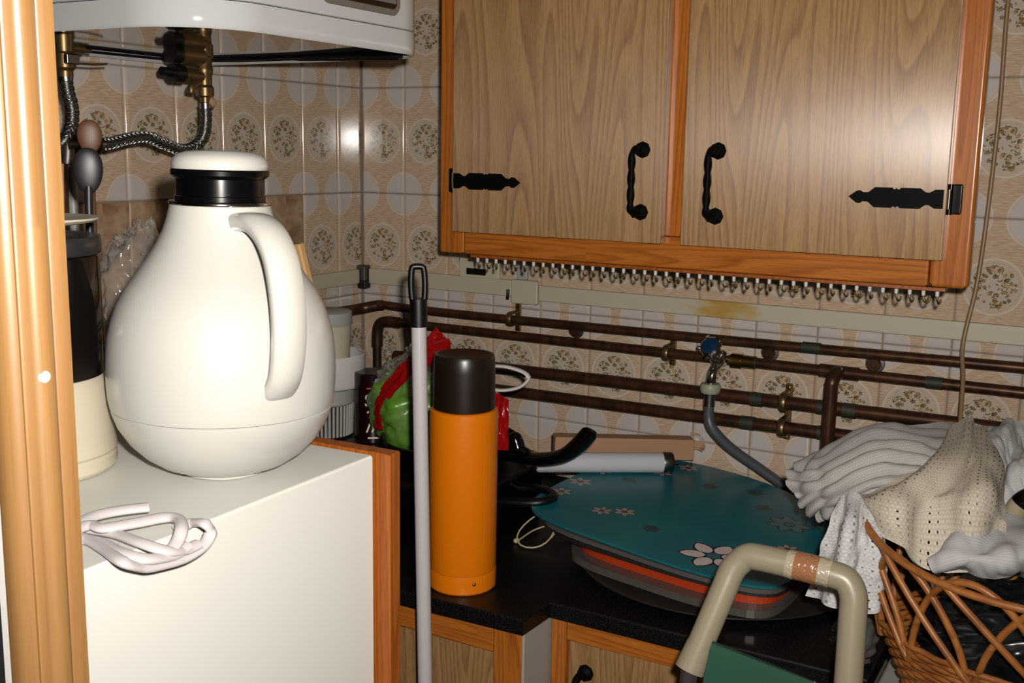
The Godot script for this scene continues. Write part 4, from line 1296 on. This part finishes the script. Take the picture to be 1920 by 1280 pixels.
	var nz := noise(111, 1.6, 3)
	part("green_bundle", MB.new().lump(V(0.345, py + 0.073, 0.318), V(0.076, 0.068, 0.066), 36, 48, func(dd): return nz.get_noise_3dv(dd) * 0.22 - 0.10 * maxf(dd.y, 0.0) + 0.14 * maxf(-dd.y, 0.0) * dd.x, Basis(Vector3(0, 0, 1), -0.35)), M.green_plastic, t, "glossy green bundle")
	part("film", MB.new().lump(V(0.378, py + 0.078, 0.308), V(0.112, 0.092, 0.078), 44, 60, func(dd): return nz.get_noise_3dv(dd * 1.3) * 0.2 + absf(nz.get_noise_3dv(dd * 3.5)) * 0.16 - 0.05 + 0.25 * maxf(dd.y - 0.6, 0.0), Basis(Vector3(0, 0, 1), -0.1)), M.clear, t, "clear film of the bag")
	var wav := func(u, v): return 0.0035 * nz.get_noise_2d(u * 1.6, v * 3.5) + 0.0012 * sin(u * 14.0 + v * 3.0)
	part("red_print", MB.new().sheet([[V(0.332, py + 0.118, 0.388), V(0.366, py + 0.159, 0.388), V(0.412, py + 0.192, 0.388), V(0.457, py + 0.209, 0.388)], [V(0.353, py + 0.106, 0.398), V(0.390, py + 0.143, 0.398), V(0.432, py + 0.173, 0.398), V(0.469, py + 0.189, 0.398)]], 14, 40, 0.0015, wav), M.red_film, t, "red printed film")
	part("red_print", MB.new().sheet([[V(0.321, py + 0.053, 0.388), V(0.319, py + 0.087, 0.388), V(0.334, py + 0.120, 0.388)], [V(0.341, py + 0.055, 0.398), V(0.338, py + 0.087, 0.398), V(0.353, py + 0.114, 0.398)]], 6, 20, 0.0015, wav), M.red_film, t, "red printed film")
	part("red_print", MB.new().sheet([[V(0.500, py + 0.125, 0.330), V(0.530, py + 0.115, 0.335)], [V(0.495, py + 0.08, 0.355), V(0.538, py + 0.075, 0.35)], [V(0.490, py + 0.04, 0.368), V(0.545, py + 0.045, 0.36)]], 18, 18, 0.0015, wav), M.red_film, t, "red printed film")
	part("knot", MB.new().sheet([[V(0.395, py + 0.165, 0.375), V(0.400, py + 0.20, 0.36), V(0.405, py + 0.215, 0.345)], [V(0.425, py + 0.158, 0.375), V(0.428, py + 0.182, 0.362), V(0.428, py + 0.2, 0.35)]], 12, 16, 0.0015, wav), M.red_film, t)
	part("bag_handle", MB.new().tube(smooth([V(0.500, py + 0.165, 0.34), V(0.528, py + 0.166, 0.338), V(0.556, py + 0.160, 0.335), V(0.562, py + 0.150, 0.335), V(0.548, py + 0.137, 0.338), V(0.520, py + 0.130, 0.342), V(0.496, py + 0.132, 0.345)], 7), 0.0055, 8, false, 0.5), M.white_plastic, t, "milky plastic handle loop")
	# stacked white tubs
	var tx := 0.152
	var tz := 0.300
	var ty := cy + 0.1014
	t = thing("plastic_cup", V(tx, ty, tz), "white ribbed plastic cup at the bottom of the stack behind the jug", "cup", "stack of white plastic tubs")
	part("cup", MB.new().lathe(prof([0.0435, 0.057, 0.0450, 0.0575, 0.047, 0.060, 0.048, 0.083, 0.046, 0.085, 0.0, 0.085]), 40, up_at(V(tx, ty, tz)), 30.0), M.grey_white, t)
	part("grooved_wall", MB.new().lathe(prof([0.0, 0.0, 0.040, 0.0, 0.0420, 0.003, 0.0438, 0.058, 0.0, 0.058]), 40, up_at(V(tx, ty, tz)), 30.0), M.rim_grey, t)
	var rb := MB.new()
	for k in 40:
		var an := TAU * k / 40.0
		var dd := V(cos(an), 0, sin(an))
		rb.tube([V(tx, ty + 0.004, tz) + dd * 0.0420, V(tx, ty + 0.057, tz) + dd * 0.0440], 0.0024, 6)
	part("ribbing", rb, M.grey_white, t)
	t = thing("plastic_bowl", V(tx, ty + 0.0855, tz), "wide white plastic bowl resting on the ribbed cup", "bowl", "stack of white plastic tubs")
	part("bowl", MB.new().lathe(prof([0.0, 0.0, 0.056, 0.0, 0.062, 0.003, 0.0655, 0.010, 0.0665, 0.056, 0.065, 0.058, 0.062, 0.056, 0.060, 0.010, 0.0, 0.008]), 44, up_at(V(tx, ty + 0.0855, tz)), 30.0), M.white_plastic, t)
	t = thing("plastic_tub", V(tx, ty + 0.094, tz), "cream plastic tub with a translucent lid standing in the white bowl", "tub", "stack of white plastic tubs")
	part("tub", MB.new().lathe(prof([0.0, 0.0, 0.036, 0.0, 0.0385, 0.003, 0.0425, 0.098, 0.0, 0.098]), 40, up_at(V(tx, ty + 0.094, tz)), 30.0), M.cream, t)
	part("lid", MB.new().lathe(prof([0.0, 0.098, 0.0435, 0.098, 0.0445, 0.101, 0.0440, 0.119, 0.040, 0.121, 0.0, 0.121]), 40, up_at(V(tx, ty + 0.094, tz)), 30.0), M.grey_white, t)
	# dark tin with red and white lettering
	var kx := 0.238
	var kz := 0.285
	t = thing("dark_tin", V(kx, ty, kz), "dark maroon tin with red and white lettering beside the ribbed cup", "tin")
	part("can", MB.new().lathe(prof([0.0, 0.0, 0.029, 0.0, 0.0305, 0.002, 0.0305, 0.116, 0.029, 0.118, 0.0, 0.118]), 32, up_at(V(kx, ty, kz)), 30.0), M.dark_can, t)
	var look := (Vector3(1.318, 0, 1.717) - Vector3(kx, 0, kz)).normalized()
	var rt := Vector3.UP.cross(look)
	for q in [["S", -0.006, 0.074, 0.028, false], ["J", 0.010, 0.074, 0.028, true], ["17", 0.002, 0.050, 0.024, false], ["///", 0.002, 0.028, 0.022, false], ["—", 0.002, 0.012, 0.022, false], ["—", 0.0, 0.096, 0.022, true]]:
		var tm := TextMesh.new()
		var sf := SystemFont.new()
		sf.font_names = PackedStringArray(["Droid Sans"])
		sf.font_weight = 700
		tm.font = sf
		tm.text = q[0]
		tm.font_size = 32
		tm.pixel_size = q[3] / 32.0
		tm.depth = 0.004
		var o := MeshInstance3D.new()
		o.name = "lettering"
		o.mesh = tm
		o.material_override = M.print_red if q[4] else M.print_white
		var turn: float = q[1] / 0.0305
		var dr := look * cos(turn) + rt * sin(turn)
		o.transform = Transform3D(Basis(Vector3.UP.cross(dr), Vector3.UP, dr), V(0, q[2], 0) + dr * 0.0292)
		t.add_child(o, true)

# ---------------------------------------------------------------- mats, lamp tube, carton, string on the right worktop
func flat_outline(pts: Array, per := 6) -> PackedVector2Array:
	var m := pts.size()
	var o := PackedVector2Array()
	for i in m:
		for k in per:
			o.append(pts[i].cubic_interpolate(pts[(i + 1) % m], pts[(i - 1 + m) % m], pts[(i + 2) % m], float(k) / per))
	return o

# a board whose outline is given in x, z and whose top lies at height f(x, z)
func board(outline: PackedVector2Array, thick: float, f: Callable, uv := false) -> MB:
	var b := MB.new()
	var n := outline.size()
	var c := Vector2.ZERO
	for q in outline: c += q
	c /= n
	var rings := 7
	var ids := [[], []]
	for s in 2:
		for r in rings + 1:
			var row := []
			for q in outline:
				var p := c.lerp(q, float(r) / rings)
				var h: float = f.call(p.x, p.y)
				var nn := Vector3(-(f.call(p.x + 0.005, p.y) - h) / 0.005, 1, -(f.call(p.x, p.y + 0.005) - h) / 0.005).normalized()
				row.append(b.vert(V(p.x, h - (thick if s == 1 else 0.0), p.y), nn if s == 0 else -nn, Vector2((p.x - 0.52) / 0.52, p.y / 0.52)))
			ids[s].append(row)
		for r in rings:
			for k in n:
				var l := (k + 1) % n
				b.quad(ids[s][r][k], ids[s][r][l], ids[s][r + 1][l], ids[s][r + 1][k])
	for k in n:
		var l := (k + 1) % n
		var e := outline[l] - outline[k]
		var o := V(e.y, 0, -e.x).normalized()
		if o.dot(V(outline[k].x - c.x, 0, outline[k].y - c.y)) < 0: o = -o
		var q := []
		for z in [[0, k], [0, l], [1, l], [1, k]]: q.append(b.vert(b.v[ids[z[0]][rings][z[1]]], o, b.t[ids[z[0]][rings][z[1]]]))
		b.quad(q[0], q[1], q[2], q[3])
	return b

func grow(pts: Array, s: Vector2, o: Vector2) -> Array:
	var r := []
	for p in pts: r.append((p - Vector2(0.8, 0.25)) * s + Vector2(0.8, 0.25) + o)
	return r

func mats():
	# steel tray at the bottom
	var t := thing("steel_tray", V(0.82, 0.88, 0.29), "oval dark steel tray at the bottom of the pile of mats", "tray", "pile of mats and trays")
	var tr := MB.new()
	tr.lathe(prof([0.0, 0.0008, 0.92, 0.0008, 0.97, 0.004, 1.0, 0.010, 1.0, 0.0115, 0.965, 0.0085, 0.91, 0.0025, 0.0, 0.0025]), 72, Transform3D(Basis(Vector3(0.205, 0, 0), Vector3(0, 1, 0), Vector3(0, 0, 0.205)), V(0.850, 0.8802, 0.272)))
	part("dish", tr, M.dull_steel, t)
	var P := [Vector2(0.575, 0.30), Vector2(0.592, 0.372), Vector2(0.64, 0.405), Vector2(0.74, 0.428), Vector2(0.86, 0.448), Vector2(0.955, 0.445), Vector2(0.985, 0.40), Vector2(0.99, 0.27), Vector2(0.972, 0.165), Vector2(0.925, 0.095), Vector2(0.86, 0.05), Vector2(0.78, 0.025), Vector2(0.70, 0.02), Vector2(0.625, 0.05), Vector2(0.588, 0.14)]
	var lev := func(y0, k): return func(x, z): return y0 - k * (x - 0.8) + k * 0.25 * (0.25 - z)
	var Q := grow(P, Vector2(0.80, 0.92), Vector2(0.030, 0.018))
	single("wrapped_mat", board(flat_outline(Q), 0.010, lev.call(0.902, 0.0)), M.clear_grey, "mat in clear crinkled wrapping, just above the steel tray", "mat", "pile of mats and trays")
	single("orange_mat", board(flat_outline(grow(P, Vector2(0.77, 0.88), Vector2(0.030, 0.004))), 0.012, lev.call(0.9142, 0.0)), M.orange_board, "orange mat showing its edge under the grey ones", "mat", "pile of mats and trays")
	single("dark_mat", board(flat_outline(grow(P, Vector2(0.90, 0.93), Vector2(0.015, 0.0))), 0.007, lev.call(0.9245, 0.012)), M.dark_board, "thin dark mat between the orange mat and the grey board", "mat", "pile of mats and trays")
	single("grey_mat", board(flat_outline(grow(P, Vector2(0.94, 0.97), Vector2(0.010, 0.006))), 0.006, lev.call(0.9365, 0.03)), M.grey_board, "thick grey board directly under the teal flowered mat", "mat", "pile of mats and trays")
	t = thing("flowered_mat", V(0.79, 0.935, 0.24), "teal placemat printed with white and grey flowers, on top of the pile", "mat", "pile of mats and trays")
	part("sheet", board(flat_outline(P), 0.003, lev.call(0.9435, 0.045)), M.teal, t)
	# fluorescent tube lying on the mat
	var a := V(0.515, 0.9735, 0.236)
	var b := V(0.700, 0.967, 0.092)
	var d := (b - a).normalized()
	t = thing("fluorescent_tube", (a + b) / 2, "white fluorescent tube with a metal end cap lying on the teal mat", "lamp tube")
	part("glass_tube", MB.new().tube([a, b - d * 0.012], 0.0165, 24), M.lamp_white, t)
	part("end_cap", MB.new().lathe(prof([0.0, -0.016, 0.0172, -0.016, 0.0176, -0.014, 0.0176, -0.001, 0.0165, 0.001, 0.010, 0.002, 0.0, 0.002]), 24, along(b, d), 30.0), M.steel, t)
	var s := d.cross(Vector3.UP).normalized()
	for k in [-1, 1]: part("pin", MB.new().tube([b + s * 0.006 * k, b + s * 0.006 * k + d * 0.009], 0.0014, 8), M.brass, t)
	# torn carton behind it
	t = thing("lamp_carton", V(0.62, 0.96, 0.10), "long tan cardboard sleeve with a torn end behind the fluorescent tube", "carton")
	var ca := V(0.520, 0.986, 0.165)
	var cb2 := V(0.712, 0.979, 0.030)
	var ax := (cb2 - ca).normalized()
	var cs := ax.cross(Vector3.UP).normalized()
	part("sleeve", MB.new().rbox(V((cb2 - ca).length(), 0.036, 0.030), 0.002, Transform3D(Basis(ax, Vector3.UP, ax.cross(Vector3.UP)), (ca + cb2) / 2)), M.card, t)
	for k in 5:
		var o := cb2 + cs * (k - 2) * 0.006 + Vector3.UP * (0.012 - 0.007 * (k % 3))
		part("torn_flap", MB.new().sheet([[o, o + Vector3.UP * 0.012], [o + ax * 0.010 + cs * 0.004, o + ax * 0.014 + Vector3.UP * 0.010], [o + ax * 0.018 - cs * 0.003 - V(0, 0.006, 0), o + ax * 0.020 + Vector3.UP * 0.002]], 6, 4, 0.001), M.grey_white if k % 2 else M.card, t)
	single("yellow_scrap", MB.new().sheet([[V(0.505, 0.995, 0.262), V(0.540, 0.996, 0.245)], [V(0.512, 0.990, 0.272), V(0.540, 0.990, 0.262)], [V(0.520, 0.982, 0.276), V(0.538, 0.983, 0.270)]], 8, 8, 0.002), M.yellow, "small yellow scrap on the left end of the fluorescent tube", "scrap")
	# loop of string on the worktop
	t = thing("string_loop", V(0.58, 0.882, 0.33), "loop of pale string lying on the black worktop", "string")
	var lp := []
	for k in 20:
		var w := TAU * k / 20.0
		lp.append(V(0.580 + 0.026 * cos(w) + 0.004 * sin(2 * w), 0.8835 + 0.018 * (1.0 - sin(w)), 0.325 + 0.038 * sin(w)))
	part("loop", MB.new().tube(lp, 0.0013, 6, true), M.twine, t)
	part("tail", MB.new().tube(smooth([V(0.556, 0.884, 0.345), V(0.560, 0.888, 0.300), V(0.578, 0.892, 0.272), V(0.588, 0.893, 0.285), V(0.605, 0.892, 0.300)], 6), 0.0013, 6).tube(smooth([V(0.600, 0.890, 0.32), V(0.596, 0.892, 0.285), V(0.606, 0.897, 0.258), V(0.612, 0.899, 0.245)], 6), 0.0013, 6), M.twine, t)
	part("knot", MB.new().lump(V(0.555, 0.8845, 0.348), V(0.005, 0.004, 0.006), 8, 10, func(_d): return 0.0), M.twine, t)

# ---------------------------------------------------------------- wicker basket and the cloths in it
func basket_and_cloths():
	var C := V(1.285, 0.0, 0.515)
	var yb := 0.8815
	var ring := func(s, y, th): return V(C.x + 0.19 * s * cos(th), y, C.z + 0.135 * s * sin(th))
	var t := thing("wicker_basket", V(C.x, yb, C.z), "open oval wicker basket of brown cane full of white cloths", "basket")
	var n := 56
	# woven band at the bottom: horizontal strands weaving in and out of the uprights
	var band := MB.new()
	for k in 16:
		var pts := []
		var yy := yb + 0.006 + k * 0.0054
		var s := 0.70 + 0.0125 * k
		for i in n * 2:
			var th := TAU * i / (n * 2.0)
			pts.append(ring.call(s + 0.007 * (1.0 if (i + 2 * (k % 2)) % 4 < 2 else -1.0), yy, th))
		band.tube(pts, 0.0034, 6, true)
	part("woven_band", band, M.wicker, t)
	part("bottom", MB.new().lathe(prof([0.0, 0.0005, 0.68, 0.0005, 0.70, 0.006, 0.0, 0.006]), 40, Transform3D(Basis(Vector3(0.19, 0, 0), Vector3(0, 1, 0), Vector3(0, 0, 0.135)), V(C.x, yb, C.z))), M.wicker, t)
	var m := 13
	# leaning cane rods and the scalloped arches of the rim
	for i in m:
		var th := TAU * i / m
		var pts := []
		for k in 9:
			var u := k / 8.0
			var a: float = th + 0.62 * u
			pts.append(ring.call(0.88 + 0.14 * u, yb + 0.070 + (0.102 + 0.028 * maxf(0.0, -cos(th + 0.62)) ** 3.0) * u, a))
		part("cane_rod", MB.new().tube(pts, 0.0037, 8), M.wicker, t)
		pts = []
		for k in 15:
			var u := k / 14.0
			pts.append(ring.call(0.875 + 0.12 * sin(PI * u), yb + 0.070 + 0.112 * sin(PI * u) ** 0.75, th - 0.95 * u))
		part("cane_arch", MB.new().tube(smooth(pts, 2), 0.0038, 8), M.wicker, t)
	# the raised left end of the rim
	var rim := []
	for k in 60:
		var th := TAU * k / 60.0
		rim.append(ring.call(1.02, yb + 0.172 + 0.028 * maxf(0.0, -cos(th)) ** 3.0, th))
	part("rim", MB.new().tube(rim, 0.0042, 8, true), M.wicker, t)
	# dark glossy bag inside
	var nz := noise(131, 2.0, 4)
	single("dark_bag", MB.new().lump(V(1.285, 0.962, 0.515), V(0.135, 0.070, 0.085), 36, 60, func(d): return nz.get_noise_3dv(d * 1.4) * 0.16 + absf(nz.get_noise_3dv(d * V(1, 4, 1) * 2.0)) * 0.2 - 0.1), M.bag_dark, "dark grey glossy bag seen through the wicker basket", "bag")
	# cloths: nets of points, smoothed, with folds
	var n2 := noise(141, 1.0, 2)
	var folds := func(u, v): return 0.0042 * sin(u * 46.0 + 2.5 * sin(v * 4.0)) * (0.4 + 0.6 * sin(PI * v)) + 0.004 * n2.get_noise_2d(u * 3.0, v * 3.0) + 0.006 * sin(v * 34.0 + 6.0 * sin(u * 9.0)) * maxf(0.0, 1.0 - v * 3.6)
	single("ribbed_blanket", MB.new().sheet([
		[V(0.971, 1.068, 0.336), V(1.005, 1.094, 0.312), V(1.051, 1.120, 0.280), V(1.099, 1.118, 0.253), V(1.142, 1.119, 0.229)], [V(0.977, 1.068, 0.403), V(1.024, 1.097, 0.405), V(1.071, 1.128, 0.384), V(1.116, 1.127, 0.358), V(1.156, 1.124, 0.336)], [V(0.990, 1.057, 0.433), V(1.040, 1.089, 0.456), V(1.088, 1.119, 0.447), V(1.128, 1.121, 0.423), V(1.161, 1.115, 0.406)], [V(1.009, 1.045, 0.436), V(1.050, 1.069, 0.466), V(1.091, 1.097, 0.472), V(1.123, 1.102, 0.453), V(1.152, 1.097, 0.415)], [V(1.025, 1.030, 0.418), V(1.055, 1.046, 0.456), V(1.085, 1.062, 0.459), V(1.112, 1.069, 0.443), V(1.141, 1.066, 0.404)]], 90, 70, 0.006, folds, Vector2(2, 2)), M.knit_grey, "bundled white ribbed blanket with a frilled left end, behind the basket", "blanket", "white cloths in the basket")
	var soft := func(u, v): return 0.010 * sin(v * 12.0 + u * 3.0) * (0.25 + 0.75 * u) + 0.006 * n2.get_noise_2d(u * 2.0 + 7.0, v * 3.0)
	single("crochet_shawl", MB.new().sheet([
		[V(1.136, 1.104, 0.375), V(1.148, 1.131, 0.328), V(1.161, 1.145, 0.283), V(1.177, 1.136, 0.276), V(1.195, 1.107, 0.294)], [V(1.117, 1.109, 0.455), V(1.148, 1.125, 0.458), V(1.175, 1.139, 0.440), V(1.197, 1.139, 0.427), V(1.220, 1.110, 0.420)], [V(1.095, 1.100, 0.493), V(1.133, 1.114, 0.515), V(1.169, 1.120, 0.505), V(1.200, 1.127, 0.498), V(1.230, 1.105, 0.485)], [V(1.081, 1.098, 0.525), V(1.130, 1.098, 0.555), V(1.169, 1.101, 0.532), V(1.205, 1.108, 0.534), V(1.235, 1.089, 0.509)], [V(1.105, 1.084, 0.537), V(1.140, 1.062, 0.563), V(1.176, 1.037, 0.553), V(1.212, 1.045, 0.525), V(1.238, 1.063, 0.501)]], 70, 70, 0.004, soft, Vector2(2, 2)), M.crochet, "cream crochet shawl full of small holes, spread over the basket", "shawl", "white cloths in the basket")
	var drape := func(u, v): return 0.006 * sin(v * 13.0) * (0.3 + u) + 0.004 * n2.get_noise_2d(u * 3.0, v * 4.0 + 9.0)
	single("lace_cloth", MB.new().sheet([
		[V(1.066, 1.092, 0.523), V(1.079, 1.098, 0.526), V(1.095, 1.093, 0.529), V(1.110, 1.084, 0.535)], [V(1.063, 1.067, 0.564), V(1.088, 1.077, 0.583), V(1.106, 1.072, 0.574), V(1.123, 1.052, 0.557)], [V(1.055, 1.026, 0.566), V(1.085, 1.038, 0.593), V(1.107, 1.036, 0.581), V(1.126, 1.027, 0.560)], [V(1.044, 0.987, 0.568), V(1.079, 0.994, 0.593), V(1.105, 0.985, 0.580), V(1.121, 0.996, 0.557)]], 50, 50, 0.004, drape, Vector2(2, 3)), M.lace, "white lace cloth hanging over the basket's left side", "cloth", "white cloths in the basket")
	single("white_towel", MB.new().sheet([
		[V(1.167, 1.052, 0.509), V(1.189, 1.084, 0.490), V(1.216, 1.090, 0.473), V(1.250, 1.079, 0.456)], [V(1.167, 1.052, 0.555), V(1.197, 1.075, 0.545), V(1.228, 1.077, 0.533), V(1.258, 1.074, 0.522)], [V(1.172, 1.047, 0.565), V(1.205, 1.063, 0.572), V(1.233, 1.067, 0.561), V(1.262, 1.065, 0.545)], [V(1.180, 1.039, 0.544), V(1.209, 1.043, 0.551), V(1.238, 1.043, 0.540), V(1.263, 1.045, 0.525)]], 40, 60, 0.006, func(u, v): return 0.0045 * sin(v * 9.0 + u * 6.0) + 0.004 * n2.get_noise_2d(u * 2.0, v * 3.0), Vector2(3, 1)), M.towel, "folded white towel at the near rim of the basket, under the shawl", "towel", "white cloths in the basket")
	single("white_towel", MB.new().sheet([
		[V(1.167, 1.131, 0.259), V(1.201, 1.132, 0.251), V(1.234, 1.132, 0.244)], [V(1.191, 1.120, 0.352), V(1.218, 1.123, 0.360), V(1.246, 1.123, 0.356)], [V(1.212, 1.089, 0.394), V(1.231, 1.092, 0.406), V(1.255, 1.099, 0.403)], [V(1.229, 1.054, 0.438), V(1.243, 1.049, 0.442), V(1.263, 1.058, 0.429)]], 50, 50, 0.008, func(u, v): return 0.009 * sin(v * 7.0 + u * 12.0) + 0.008 * n2.get_noise_2d(u * 4.0, v * 4.0 + 3.0), Vector2(2, 2)), M.towel, "crumpled white towel to the right behind the crochet shawl", "towel", "white cloths in the basket")
	# striped ring at the right edge
	t = thing("striped_ring", V(1.26, 1.07, 0.42), "glossy black and cream striped ring among the cloths at the right edge", "ring")
	for k in 16:
		var pts := []
		for i in 5:
			var a := TAU * (k + i / 4.0) / 16.0 + 0.1
			pts.append(V(1.262 + 0.029 * cos(a), 1.066 + 0.034 * sin(a), 0.425))
		part("stripe", MB.new().tube(pts, 0.0115, 14), M.black_gloss if k % 2 else M.stripe_cream, t)
	# grey crumpled cloth on the worktop end
	single("grey_rag", MB.new().lump(V(1.082, 0.909, 0.475), V(0.026, 0.028, 0.032), 24, 30, func(d): return nz.get_noise_3dv(d * 1.5) * 0.35), M.grey_board, "crumpled dark grey rag on the end of the worktop beside the basket", "rag")

# ---------------------------------------------------------------- shopping trolley handle
func trolley():
	var t := thing("shopping_trolley", V(1.07, 0, 0.72), "shopping trolley with a beige tubular handle, tape round its bar and green cloth", "trolley")
	var L := V(1.010, 1.072, 0.712)
	var R := V(1.123, 1.068, 0.707)
	var Lb := V(0.980, 0.962, 0.752)
	var Rb := V(1.131, 0.900, 0.742)
	var h := MB.new()
	var bow := V(0, 0.004, 0)
	h.tube(smooth([Lb, L.lerp(Lb, 0.6), L.lerp(Lb, 0.28), L.lerp(Lb, 0.13), L.lerp(Lb, 0.045) + (R - L) * 0.03, L + (R - L) * 0.09 + bow * 0.6, L + (R - L) * 0.2 + bow, L.lerp(R, 0.4) + bow, L.lerp(R, 0.65) + bow, L.lerp(R, 0.82) + bow * 0.8, L.lerp(R, 0.92) + bow * 0.2, R.lerp(Rb, 0.04) + (L - R) * 0.025, R.lerp(Rb, 0.10), R.lerp(Rb, 0.2), R.lerp(Rb, 0.5), Rb], 6), 0.0132, 20)
	var o := part("handle", h, M.walker, t)
	part("collar", MB.new().tube([Lb + (L - Lb) * 0.22, Lb - (L - Lb) * 0.01], [0.0138, 0.0152], 20), M.walker, o)
	var tp := func(u0, u1, r): return MB.new().tube([L.lerp(R, u0) + V(0, 0.0042, 0), L.lerp(R, (u0 + u1) / 2) + V(0, 0.0040, 0), L.lerp(R, u1) + V(0, 0.0036, 0)], r, 20)
	part("brown_tape", tp.call(0.50, 0.70, 0.0141), M.tape, o, "shiny brown tape")
	part("clear_tape", tp.call(0.43, 0.50, 0.0137), M.tape_clear, o)
	part("clear_tape", tp.call(0.70, 0.80, 0.0137), M.tape_clear, o)
	part("rod", MB.new().tube([Lb, V(0.925, 0.06, 0.83)], 0.0085, 14), M.walker_rod, t)
	part("rod", MB.new().tube([Rb, V(1.165, 0.06, 0.83)], 0.0085, 14), M.walker_rod, t)
	part("cloth_body", MB.new().sheet([[V(1.003, 0.998, 0.757), V(1.0525, 0.985, 0.746), V(1.102, 0.972, 0.735)], [V(0.998, 0.95, 0.768), V(1.05, 0.938, 0.758), V(1.105, 0.926, 0.75)], [V(0.965, 0.60, 0.83), V(1.04, 0.60, 0.84), V(1.12, 0.60, 0.83)], [V(0.95, 0.12, 0.86), V(1.04, 0.12, 0.88), V(1.13, 0.12, 0.86)]], 40, 20, 0.010), M.green_cloth, t, "green woven cloth of the trolley")
	part("cloth_tab", MB.new().sheet([[V(1.098, 0.974, 0.737), V(1.124, 0.962, 0.734)], [V(1.104, 0.93, 0.75), V(1.13, 0.925, 0.748)]], 6, 6, 0.006), M.grey_white, t)
	for x in [0.925, 1.165]:
		part("wheel", MB.new().lathe(prof([0.0, -0.012, 0.052, -0.012, 0.058, -0.008, 0.058, 0.008, 0.052, 0.012, 0.0, 0.012]), 32, along(V(x + (0.02 if x > 1 else -0.02), 0.0585, 0.83), V(1, 0, 0))), M.black_dull, t)
	part("axle", MB.new().tube([V(0.90, 0.0585, 0.83), V(1.19, 0.0585, 0.83)], 0.006, 10), M.walker_rod, t)
	part("base_plate", MB.new().box(V(0.93, 0.075, 0.79), V(1.16, 0.09, 0.88), 0.004), M.walker_rod, t)
